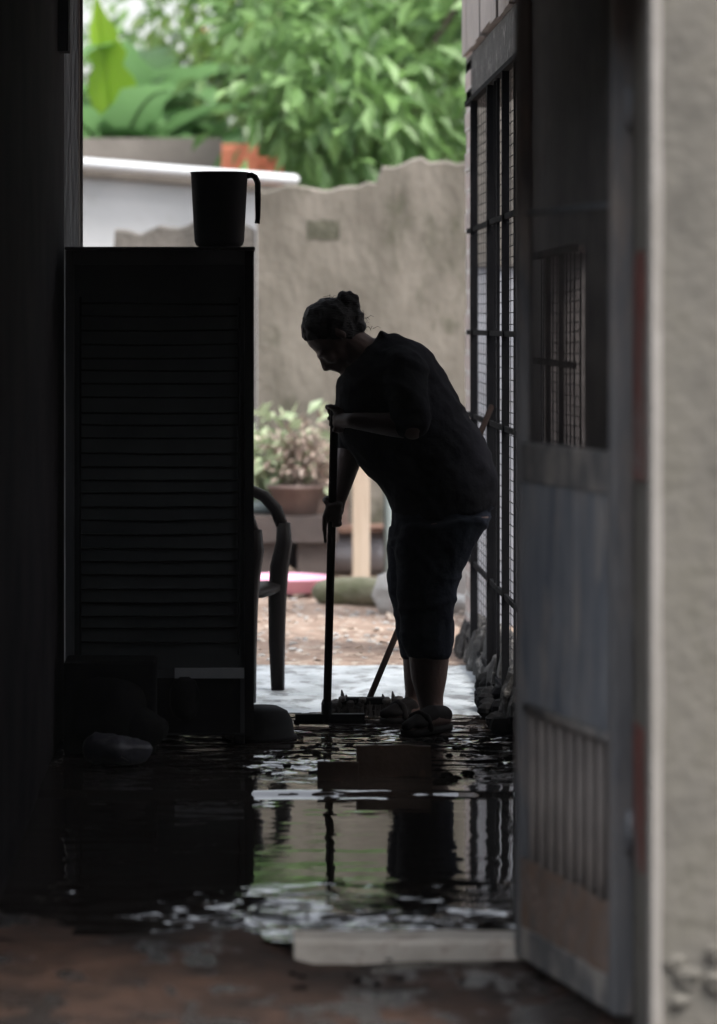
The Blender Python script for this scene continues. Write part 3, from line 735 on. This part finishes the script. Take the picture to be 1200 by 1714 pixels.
# pole axis
pA = P(547,1211,13.0); pB = P(560,684,12.93); pd = (pB-pA).normalized()
def onpole(py): 
    t = (CAMZ-(py-HY)/F*12.96-pA.z)/(pB.z-pA.z); return pA.lerp(pB, t)
def fist(mb, wr, c_top, c_bot, side, point=False):
    """palm beside the pole, four fingers wrapped round it, thumb the other way"""
    top, bot = onpole(c_top), onpole(c_bot); mid = (top+bot)/2
    out = (wr-mid); out -= pd*out.dot(pd); out.normalize(); q = pd.cross(out)*side
    pc = mid+out*.036
    mb.ell(pc, out*.022, q*.017+out*.004, pd*.047, 14, 10)
    mb.tube([wr, wr.lerp(pc,.6), pc], [.027,.026,.025], 12)
    lens = (1.0, 1.0, .95, .8)
    for k in range(4):
        c = top.lerp(bot, .10+.267*k)
        if point and k == 0: continue
        pts = []
        for j in range(7):
            a = (-.15+j*.165*lens[k])*math.pi*1.25
            pts.append(c+out*math.cos(a)*.029+q*math.sin(a)*.029-pd*.0015*j)
        mb.tube(pts, [.0098,.010,.0096,.0092,.0090,.0085,.0078], 8)
    th = top.lerp(bot, .02)
    pts = [pc+pd*.022, pc+pd*.040-q*.014, th-q*.026+out*.012+pd*.008, th-q*.026-out*.010+pd*.004, th-q*.014-out*.024-pd*.002]
    mb.tube(pts, [.013,.012,.0108,.010,.0085], 8)
fist(body, n_wr, 682, 722, 1)
fist(body, f_wr, 838, 878, -1)
# index finger of the lower hand stretched down along the pole
a = onpole(846)+Vector((-.012,-.012,0)); 
body.tube([P(549,852,12.93), P(544,866,12.92), P(543,886,12.92), P(545,908,12.93)], [.0125,.0115,.0098,.007], 8)
body.tube([P(560,845,12.95), P(549,852,12.93)], [.016,.0125], 8)
# feet
def foot(mb, ank, heel, toe, w_=.042):
    mb.tube([ank, ank.lerp(heel,.5)+Vector((0,0,-.01)), heel+Vector((0,0,.03))], [.04,.040,.032], 12)
    ba = heel.lerp(toe, .7)
    mb.tube([heel+Vector((0,0,.034)), heel.lerp(toe,.35)+Vector((0,0,.040)), ba+Vector((0,0,.026)), toe+Vector((0,0,.018))], [.032,.036,.026,.017], 12)
    mb.ell(ba+Vector((0,0,.02)), (toe-heel).normalized()*.05, (toe-heel).normalized().cross(Vector((0,0,1)))*w_, Vector((0,0,.018)))
n_heel, n_toe = Vector((wx(742,12.86), 12.86, .012)), Vector((wx(682,12.70), 12.66, .012))
f_heel, f_toe = Vector((wx(706,13.14), 13.14, .012)), Vector((wx(648,13.06), 13.06, .012))
foot(body, P(723,1190,12.87), n_heel, n_toe); foot(body, P(697,1182,13.13), f_heel, f_toe)
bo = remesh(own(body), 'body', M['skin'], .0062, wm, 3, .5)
# eyes
for s_ in (-1, 1):
    own(MB().ell(H(.088,-.036,s_*.030), fd*.011, ld*.012, ud*.008)).build('eye', M['eye'], wm, True)
# hair: cap, side volume and bun
hr = MB(); hr.ell(H(-.010,.012), fd*.104, ld*.083, ud*.106)
hr2 = MB()
for v in hr.v: pass
cut = []
def cap():
    mb = MB(); rs = []
    nu, nv = 36, 22
    for i in range(nv+1):
        t = math.pi*.62*i/nv     # from the crown/back pole down
        ring = []
        for k in range(nu):
            p = 2*math.pi*k/nu
            ax = (ud*.62-fd*.78).normalized(); bx = ld; cx = ax.cross(bx)
            r_ = 1+.02*math.sin(p*17+i*.3)+.012*math.sin(p*31)
            dd = ax*math.cos(t)+(bx*math.cos(p)+cx*math.sin(p))*math.sin(t)
            e = Vector((dd.dot(fd)*.105, dd.dot(ld)*.083, dd.dot(ud)*.108))*r_
            ring.append(hc+fd*(e.x-.003)+ld*e.y+ud*(e.z+.002))
        rs.append(ring)
    mb.rings(rs); return mb
hm_ = cap()
hm_.ell(P(583,506,13.0), Vector((.040,0,0)), Vector((0,.042,0)), Vector((0,0,.040)))
hm_.ell(P(575,496,13.0), Vector((.022,0,0)), Vector((0,.03,0)), Vector((0,0,.02)))
hm_.ell(P(592,515,13.0), Vector((.026,0,0)), Vector((0,.03,0)), Vector((0,0,.034)))
hm_.ell(P(596,534,13.0), Vector((.030,0,0)), Vector((0,.05,0)), Vector((0,0,.036)))
hm_.ell(P(600,547,13.0), Vector((.028,0,0)), Vector((0,.05,0)), Vector((0,0,.024)))
ho = remesh(own(hm_), 'hair', M['hair'], .006, wm, 2, .4); displace(ho, .006, 45, 1)
fly = MB()
for k in range(46):
    c = random.choice([P(583,500,13.0), P(600,530,13.0), P(612,548,13.0), P(555,500,13.0)])+Vector((random.uniform(-.03,.03), random.uniform(-.04,.04), random.uniform(-.01,.01)))
    d_ = Vector((random.uniform(-.2,1), random.uniform(-.6,.6), random.uniform(-.5,.8))).normalized()*random.uniform(.015,.04)
    fly.tube([c, c+d_*.6+Vector((0,0,.004)), c+d_+Vector((0,0,-.006))], [.0012,.0009,.0005], 4, False)
fo_ = own(fly).build('loose_strands', M['hair'], ho); fo_['kind'] = 'stuff'
# shirt: torso plus short sleeves
shm = MB(); loft(shm, torso)
shm.tube([n_sh+Vector((.0,.10,.03)), n_sh+Vector((.01,.02,.01)), n_sh.lerp(n_el,.45), n_sh.lerp(n_el,.85)], [.07,.084,.076,.068], 16, True)
shm.tube([f_sh+Vector((.0,-.10,.03)), f_sh+Vector((.01,-.02,.01)), f_sh.lerp(f_el,.45), f_sh.lerp(f_el,.95)], [.07,.078,.068,.058], 16, True)
shm.tube([P(636,556,13.0)+Vector((0,-.05,-.005)), P(640,556,13.0), P(636,556,13.0)+Vector((0,.05,-.005))], .010, 8)
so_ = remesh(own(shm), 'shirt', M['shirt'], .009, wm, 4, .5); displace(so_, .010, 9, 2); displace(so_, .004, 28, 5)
nrm_ = [v.normal.copy() for v in so_.data.vertices]
for v in so_.data.vertices:
    q = v.co.copy(); f_ = math.sin(34*(q.z*.8+q.x*.6)+6*noise.noise(q*4)); v.co += nrm_[v.index]*max(0, f_)**3*.006*(1+noise.noise(q*7))
# trousers
trm = MB(); loft(trm, [((657,850),(826,808),.20,13.0), ((653,872),(826,846),.20,13.0), ((650,892),(808,878),.19,13.0), ((652,915),(788,905),.16,13.0)])
for lg in (nleg, fleg): loft(trm, lg)
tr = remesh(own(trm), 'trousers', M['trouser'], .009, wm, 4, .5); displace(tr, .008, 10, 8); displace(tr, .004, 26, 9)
nrm_ = [v.normal.copy() for v in tr.data.vertices]
for v in tr.data.vertices:
    q = v.co.copy(); f_ = math.sin(46*(q.z+q.x*.3)+7*noise.noise(q*5)); v.co += nrm_[v.index]*max(0, f_)**3*.005*(1+noise.noise(q*6))
# sandals
for heel, toe in ((n_heel, n_toe), (f_heel, f_toe)):
    sm_ = MB(); dr = (toe-heel).normalized(); sd = dr.cross(Vector((0,0,1)))
    rs = []
    L = (toe-heel).length+.05
    for k in range(13):
        u = k/12; wv = .030+.016*math.sin(math.pi*min(1, u*1.05))*(1 if u < .6 else 1.1)
        if k in (0, 12): wv *= .6
        c = heel-dr*.03+dr*u*L; c.z = 0
        rs.append([c-sd*wv+Vector((0,0,.002)), c+sd*wv+Vector((0,0,.002)), c+sd*wv+Vector((0,0,.022)), c-sd*wv+Vector((0,0,.022))])
    sm_.rings(rs)
    c = heel.lerp(toe, .68)
    sm_.tube([c-sd*.046+Vector((0,0,.01)), c-sd*.03+Vector((0,0,.05)), c+Vector((0,0,.062)), c+sd*.03+Vector((0,0,.05)), c+sd*.046+Vector((0,0,.01))], .011, 8)
    up_ = MB()
    up_.tube([heel+Vector((0,0,.040)), heel.lerp(toe,.35)+Vector((0,0,.046)), heel.lerp(toe,.7)+Vector((0,0,.034)), toe+Vector((0,0,.024))+dr*.012], [.034,.036,.027,.018], 14)
    up_.ell(heel.lerp(toe,.72)+Vector((0,0,.026)), dr*.06, sd*.044, Vector((0,0,.020)))
    for v in up_.v[:]: pass
    up_.v = [(a_, b_, max(c_, .004)) for a_, b_, c_ in up_.v]
    own(up_)
    sh_ = remesh(up_, 'shoe', M['rubber'], .006, wm, 2, .4)
    own(sm_).build('sole', M['rubber'], sh_, True)

# ------------------------------------------------------------------ pole with squeegee head, leaning broom
sq = empty('floor_squeegee', pA, 0, 'long dark pole with a flat floor squeegee held upright by the woman', 'squeegee')
MB().tube([(0,0,.02), tuple(pB-pA)], .0142, 14).build('handle', M['stick'], sq, True)
mb = B(-.11, .13, -.016, .016, .012, .034); mb.tube([(0,0,.02),(0,0,.07)], .02, 12); mb.build('head', M['black'], sq)
B(-.115, .135, -.004, .004, -.002, .0118).build('blade', M['rubber'], sq)

b0 = Vector((wx(615,13.28), 13.28, .05)); b1 = P(822,682,13.95)
br = empty('broom', b0, 0, 'broom leaning against the wire grille behind the woman, its ragged head on the floor', 'broom')
MB().tube([(0,0,.0), tuple(b1-b0)], .0115, 12).build('handle', M['stick'], br, True)
B(-.10, .08, -.02, .02, -.005, .022).build('head', M['black'], br, bevel=.006)
bm_ = MB()
for k in range(260):
    x = random.uniform(-.105, .085); y = random.uniform(-.018, .018); sp_ = random.uniform(.8, 1.5)
    zt = .0
    bm_.tube([(x, y, zt), (x*sp_*1.05+random.uniform(-.01,.01), y*2.6, -.047)], [.0022,.0018], 4, False)
for k in range(34):
    x = -.125+.235*k/33; r = random.uniform(.012, .022)
    bm_.ell((x, random.uniform(-.012,.012), random.uniform(-.03,.018)), (r*1.3,0,0), (0,.02,0), (0,0,r), 7, 5)
for x, h_ in ((-.085,.045),(-.07,.028),(.06,.03),(.095,.04)): bm_.tube([(x,0,0),(x-.006,0,h_)], [.014,.003], 6)
o = bm_.build('bristles', M['bristle'], br); o['kind'] = 'stuff'

# wet boards on the floor by her feet
def board(px0, px1, ytop, ybot, Yc, rz, label, dep=.16):
    L = (px1-px0)/F*Yc; h_ = (ybot-ytop)/F*Yc
    mb = MB(); rs = []
    for k in range(17):
        x = -L/2+L*k/16; e = noise.noise(Vector((x*20, Yc, 0)))*.004; zt = h_+e+noise.noise(Vector((x*7, Yc, 2)))*.006
        rs.append([Vector((x, -.012+e, -.02)), Vector((x, -.012+e, zt-.003)), Vector((x, .012, zt)), Vector((x, .014, -.02))])
    mb.rings(rs); o = mb.build('board', M['board'], None)
    o.location = (wx((px0+px1)/2, Yc), Yc, 0); o.rotation_euler = (R(-8), 0, rz); tag(o, label, 'board', 'wet boards on the passage floor')
board(597, 722, 1248, 1300, 11.55, R(4), 'dark brown wet board propped on edge in the water before the woman\'s feet')
board(531, 600, 1276, 1306, 11.46, R(-3), 'short low black board in the water left of the larger brown board')
# dark litter in the water
db = MB()
def scat(n, x0, x1, y0, y1, rmin, rmax, zf):
    for k in range(n):
        x = random.uniform(x0, x1); y = random.uniform(y0, y1); r = random.uniform(rmin, rmax)
        db.ell((x, y, zf(y)), (r*random.uniform(1,1.8),0,0), (0,r*.7,0), (0,0,r*random.uniform(.35,.8)), 7, 5)
scat(60, .02, .35, 11.5, 12.4, .004, .013, lambda y: 0)
scat(60, .60, .94, 11.35, 12.8, .005, .02, lambda y: 0)
scat(45, .1, .9, 11.9, 13.1, .004, .012, lambda y: 0)
scat(26, .1, .65, 8.95, 10.9, .003, .010, lambda y: -.022-.022*(11.12-y))
scat(40, -.5, .8, 8.4, 9.0, .004, .014, lambda y: -.095)
o = db.build('debris', M['rubber']); displace(o, .006, 60, 1); tag(o, 'dark sludge lumps and litter lying in the water on the passage floor', 'debris', kind='stuff')

# ------------------------------------------------------------------ things in the yard
def leaves(mb, c, rad, n, size, droop=.3, wr=.42, clus=None, rg=random):
    c = Vector(c)
    cl = []
    for k in range(clus or max(3, n//14)):
        while True:
            v = Vector((rg.uniform(-1,1), rg.uniform(-1,1), rg.uniform(-1,1)))
            if .25 < v.length < 1: break
        cl.append(c+Vector((v.x*rad[0], v.y*rad[1], v.z*rad[2])))
    for k in range(n):
        q = rg.choice(cl); cs_ = size*1.7
        p = q+Vector((rg.gauss(0,cs_*.5), rg.gauss(0,cs_*.5), rg.gauss(0,cs_*.4)))
        d_ = (p-q); d_.z -= cs_*droop; d_ += Vector((rg.gauss(0,.3), rg.gauss(0,.3), rg.gauss(0,.3)))*cs_
        d_ = d_.normalized() if d_.length > 1e-4 else Vector((1,0,0))
        L = size*rg.uniform(.7, 1.3); s_ = d_.cross(Vector((rg.gauss(0,.5), rg.gauss(0,.5), 1)))
        s_ = (s_.normalized() if s_.length > 1e-3 else d_.orthogonal())*L*wr*.5; up_ = s_.cross(d_).normalized()*L*.08
        b0_ = p; m_ = p+d_*L*.5-up_*.6; t_ = p+d_*L-up_*2.2
        mb.add([b0_, m_+s_+up_, t_, m_-s_+up_, m_-up_*.2], [(0,4,1),(1,4,2),(2,4,3),(3,4,0)])
    return cl

def bush_pot(name, x, y, zb, pot_r, pot_h, crown_c, rad, n, size, lm, pm_, label):
    t = empty(name, (x, y, zb), 0, label, 'plant')
    MB().lathe([(.001,0),(pot_r*.72,0),(pot_r*.97,pot_h*.86),(pot_r*1.07,pot_h*.87),(pot_r*1.07,pot_h),(pot_r*.93,pot_h),(pot_r*.9,pot_h*.9),(.001,pot_h*.9)], n=24).build('pot', M[pm_], t, True)
    mb = MB(); cl = leaves(mb, crown_c, rad, n, size, .25, .5)
    st__ = MB()
    for q in cl[:14]: st__.tube([(0,0,pot_h*.9), tuple(Vector((q.x*.5,q.y*.5,(pot_h+q.z)/2))), tuple(q)], [.010,.007,.004], 5, False)
    st__.build('stems', M['bark'], t); mb.build('foliage', M[lm], t)
    return t
YP = 20.4
t = empty('shelf', (wx(482,YP), YP, 0), 0, 'low dark brown shelf carrying the clay pot behind the plastic chair', 'shelf')
hz = wz(862, YP)
B(-.26, .27, -.16, .16, hz-.14, hz).build('top', M['potdark'], t); 
for x in (-.22, .05): 
    B(x, x+.17, -.12, .12, 0, hz-.1401).build('leg', M['potdark'], t)
bush_pot('potted_plant', wx(495,YP), YP, hz+.001, .15, .165, (.05,0,.33), (.17,.15,.13), 420, .06, 'leaf_dry', 'pot', 'clay pot of dry pinkish brown foliage on the low shelf')
YQ = 20.7
bush_pot('potted_shrub', wx(432,YQ), YQ, 0, .19, .42, (.06,0,.66), (.25,.22,.17), 420, .11, 'leaf_pale', 'planter', 'pale green leafy shrub in a slate grey tub, left of the dry plant')
t = empty('work_table', (wx(620,20.75), 20.75, 0), 0, 'low brown timber table with a lavender grey tub under it, behind the pale post', 'table')
hz2 = wz(880, 20.75)
B(-.40, .75, -.2, .2, hz2-.03, hz2).build('tabletop', M['brownwood'], t)
for x, y in ((-.38,-.18),(.70,-.18),(-.38,.13),(.70,.13)): B(x, x+.05, y, y+.05, 0, hz2-.0301).build('leg', M['brownwood'], t)
o = MB().tube([(-.36, 0, .17), (.5, 0, .17)], .13, 20).build('drum', M['lav'], None, True); o.location = (wx(620,20.75), 20.72, -.03); tag(o, 'lavender grey plastic drum lying on its side under the brown table', 'drum')
o = B(-.33,-.09,-.1,.1,0,.30).build('carton', M['post'], None); o.location = (wx(610,20.8), 20.8, hz2+.001); o.data.materials[0] = M['pot']; tag(o, 'pinkish brown carton standing on the brown table, left of the pale post', 'carton')
o = B(-.047, .047, -.04, .04, -.02, 1.02).build('pale_post', M['post'], None, bevel=.004); o.location = (wx(604,20.3), 20.3, 0); tag(o, 'upright pale square timber post standing in the yard beyond the woman\'s arm', 'post')
o = MB().tube([(0,0,0),(0,0,.62)], .028, 10).build('thin_stake', M['planter'], None, True); o.location = (wx(650,20.5), 20.5, 0); tag(o, 'thin grey green stake behind the woman\'s belly, right of the pale post', 'stake')
t = empty('tub', (wx(470,19.3), 19.3, 0), 0, 'flat bright pink plastic tub on the ground behind the chair leg', 'tub')
MB().lathe([(.001,0),(.20,0),(.245,.065),(.255,.065),(.255,.078),(.235,.078),(.19,.012),(.001,.012)], n=36).build('bowl', M['pink'], t, True)
t.location.z = .015
mb = MB().tube([(-.16,0,.07),(.0,.01,.075),(.16,0,.065)], [.066,.073,.066], 14); o = mb.build('log', M['moss'], None, True); o.location = (wx(600,18.5), 18.5, .0); displace(o, .012, 12, 2); tag(o, 'short mossy log on the dirt between the pole and the woman\'s knees', 'log')
def rock(px, y, rx, ry, rz_, label, mt='stone', seed=1):
    mb = MB().ell((0,0,rz_*.75), (rx,0,0), (0,ry,0), (0,0,rz_), 18, 12); o = mb.build('rock', M[mt], None, True)
    displace(o, rx*.35, 1.1/rx, seed); o.location = (wx(px,y), y, 0); tag(o, label, 'rock', 'pale rocks at the yard edge'); return o
rock(652, 18.1, .075, .08, .115, 'tall pale rock beside the mossy log, touching the woman\'s knee line', seed=3)
rock(772, 18.0, .085, .08, .055, 'low rounded grey rock right of the woman\'s knees, under the white sack', seed=6)
mb = MB().ell((0,0,.17), (.10,0,0), (0,.09,0), (0,0,.19), 20, 14); o = mb.build('white_sack', M['sack'], None, True); displace(o, .03, 9, 3); o.location = (wx(782,18.6), 18.6, 0); tag(o, 'white filled sack behind the low rock, against the passage corner', 'sack')
gv = MB()
for k in range(900):
    x = random.uniform(-.8, 1.5); y = random.uniform(15.35, 20.2); r = random.uniform(.004, .014)
    gv.ell((x, y, r*.3), (r*random.uniform(1,1.6),0,0), (0,r,0), (0,0,r*.5), 6, 4)
o = gv.build('gravel', M['stone']); tag(o, 'small pale stones scattered over the yard dirt', 'gravel', kind='stuff')
lt = MB()
for k in range(900):
    p = Vector((random.uniform(-.9, 1.6), random.uniform(15.3, 21), .018)); a = random.uniform(0, 6.28); L = random.uniform(.02, .05)
    d_ = Vector((math.cos(a), math.sin(a), random.uniform(-.2,.3))); s_ = Vector((-d_.y, d_.x, random.uniform(-.2,.3)))*.4
    lt.add([p, p+(d_*.5+s_)*L+Vector((0,0,.006)), p+d_*L, p+(d_*.5-s_)*L], [(0,1,2,3)])
o = lt.build('leaf_litter', M['litter']); tag(o, 'dry pale leaves littering the yard dirt', 'litter', kind='stuff')

# ------------------------------------------------------------------ trees and banana plants
def tree(x, y, h, cr, n, size, lm, label, trunk_r=.12, low=.25, flowers=0):
    t = empty('tree', (x, y, 0), random.uniform(0, 6), label, 'tree', 'trees beyond the yard wall')
    mb = MB(); tk = MB(); top = Vector((random.uniform(-.3,.3), random.uniform(-.3,.3), h*.72))
    tk.tube([(0,0,-.1), tuple(top*.5+Vector((.1,.05,0))), tuple(top)], [trunk_r, trunk_r*.75, trunk_r*.35], 10)
    for k in range(9):
        a = k*2.4; z = h*random.uniform(low, .85); r = cr*random.uniform(.3, .75)
        c = Vector((math.cos(a)*r, math.sin(a)*r, z))
        cr2 = cr*random.uniform(.42, .62)
        leaves(mb, c, (cr2, cr2, cr2*.8), n//9, size*random.uniform(.85,1.15), .5, .42, clus=max(8, n//9//16))
        tk.tube([tuple(top*min(.95, z/h*.8)), tuple((c+top*(z/h))/2), tuple(c)], [trunk_r*.4, trunk_r*.25, .02], 6)
    tk.build('trunk', M['bark'], t, True); mb.build('crown', M[lm], t)
    if flowers:
        for k in range(flowers):
            a = random.uniform(0, 6.28); q = cr*random.uniform(.6, 1)
            fm = MB(); fm.ell((math.cos(a)*q, math.sin(a)*q, h*random.uniform(.3,.8)), (.045,.015,0), (-.01,.04,0), (0,.01,.028), 9, 6); fo = fm.build('flower', M['flower'], t); displace(fo, .02, 30, k)
    return t
tree(1.15, 26.5, 4.6, 1.5, 4200, .22, 'leaf_a', 'broad leaved tree with hanging leaf clusters right above the stepped wall', flowers=3)
tree(.35, 30.0, 5.2, 1.6, 2600, .17, 'leaf_c', 'yellow green bushy tree in the middle of the gap above the mug handle', flowers=9)
tree(.9, 30.5, 5.4, 1.8, 4200, .17, 'leaf_b', 'deep green fine leaved tree just behind the broad leaved one', low=.2)
tree(2.9, 28.5, 6.5, 2.2, 2400, .2, 'leaf_b', 'tall deep green tree hidden to the right behind the side building')
tree(-2.7, 30.5, 3.6, 1.6, 2200, .16, 'leaf_b', 'low deep green tree to the left behind the parapet and banana plants', low=.2)
tree(-.9, 33.0, 3.9, 2.0, 2400, .18, 'leaf_a', 'mid green tree far behind the banana plants with sky gaps over it', low=.2)
tree(1.7, 35.0, 7.5, 2.8, 2600, .22, 'leaf_a', 'tallest mid green tree at the back right, rising out of the frame')
tree(5.2, 31.0, 7.0, 2.8, 2000, .24, 'leaf_b', 'large dark tree far to the right of the yard')
tree(-6.0, 32.0, 7.0, 2.8, 2000, .24, 'leaf_a', 'large tree far to the left of the yard')
tree(.62, 27.8, 3.1, .75, 1500, .11, 'leaf_c', 'small yellow green shrub tree low behind the wall, above the orange bricks', .06, .45, 4)

def banana(x, y, h, specs, label):
    t = empty('banana_plant', (x, y, 0), 0, label, 'banana plant', 'banana plants beyond the wall')
    MB().tube([(0,0,-.1),(.02,0,h*.5),(0,0,h)], [.13,.11,.07], 12).build('trunk', M['planter'], t, True)
    t.children[0].data.materials[0] = M['leaf_b']
    for az, el, L, wd, curl, mt in specs:
        mb = MB(); n = 16; dirh = Vector((math.cos(az), math.sin(az), 0)); sd = Vector((-dirh.y, dirh.x, 0))
        p = Vector((0,0,h*.93)); e = el; rs = []; mid = []
        stp = L/n
        for k in range(n+1):
            u = k/n; d_ = dirh*math.cos(e)+Vector((0,0,math.sin(e))); nrm = sd.cross(d_).normalized()
            if nrm.z < 0: nrm = -nrm
            wv = wd*.5*(max(0, math.sin(math.pi*max(0, (u-.12)/.88)**.75)) if u > .12 else .0)+.012
            wv *= 1+.10*math.sin(k*2.7+az)-(.28 if (k*7+int(az*5)) % 5 == 0 and k > 3 else 0)
            lift = .25
            rs.append([p+sd*wv+nrm*wv*lift, p+sd*wv*.5+nrm*wv*lift*.35, p, p-sd*wv*.5+nrm*wv*lift*.35, p-sd*wv+nrm*wv*lift])
            mid.append(p.copy()); p = p+d_*stp; e -= curl/n
        mb.rings(rs, caps=False, closed=False); mb.tube(mid, [.022-.016*k/n for k in range(n+1)], 5, False)
        mb.build('leaf', M[mt], t, True)
    return t
def bspecs(k, n, young=0, L=(1.3,1.8), W=(.36,.5)):
    r = random.Random(k); out = []
    for j in range(n):
        out.append((j*2.4+r.uniform(-.3,.3), R(r.uniform(35,75)), r.uniform(*L), r.uniform(*W), R(r.uniform(70,140)), 'leaf_banana'))
    for j in range(young): out.append((r.uniform(3,4.6), R(84), 1.5, .42, R(12), 'leaf_banana_young'))
    return out
banana(wx(195,28.5), 28.5, 2.6, bspecs(2, 12, 1), 'banana plant with a bright upright young leaf at the upper left, nearest the dark wall')
banana(wx(290,28.3), 28.3, 2.5, bspecs(5, 12, 0, (1.3,1.9), (.4,.55)), 'banana plant with arching leaves above the white pipe and mug')
banana(wx(385,28.4), 28.4, 2.35, bspecs(9, 11, 0, (1.2,1.7), (.35,.48)), 'banana plant with low arching leaves left of the yellow green tree')
banana(wx(110,29.4), 29.4, 2.9, bspecs(13, 11), 'banana plant mostly hidden behind the dark left wall')
banana(wx(240,29.3), 29.3, 3.0, bspecs(17, 12), 'tall banana plant rising behind the one over the white pipe')
tree(-1.6, 33.5, 4.6, 1.7, 2600, .2, 'leaf_a', 'mid green tree farthest behind the banana plants at the upper left', low=.3)

# unseen dark block added behind the camera to cut low sky light
nb = empty('sky_blocker', (0, -9, 0), 0, 'unseen dark block added behind the camera to keep low sky light out', 'building')
B(-14, 14, -3, 3, -.1, 6.5).build('wall', M['darkwall'], nb)
B(-14.4, 14.4, -3.4, 3.4, 6.501, 6.7).build('roof', M['soffit'], nb)

# faint mist in the air: one closed box of even density round everything
mm = bpy.data.materials.new('mist'); mm.use_nodes = True; n = mm.node_tree.nodes; n.clear()
om = n.new('ShaderNodeOutputMaterial'); pvn = n.new('ShaderNodeVolumePrincipled')
pvn.inputs['Color'].default_value = (.92,.94,1,1); pvn.inputs['Density'].default_value = .0002
mm.node_tree.links.new(pvn.outputs[0], om.inputs['Volume'])
hz = B(-420, 420, -62, 920, -1.2, 9.9).build('haze', mm); tag(hz, 'thin pale mist filling the air of both yards', 'haze', kind='stuff')
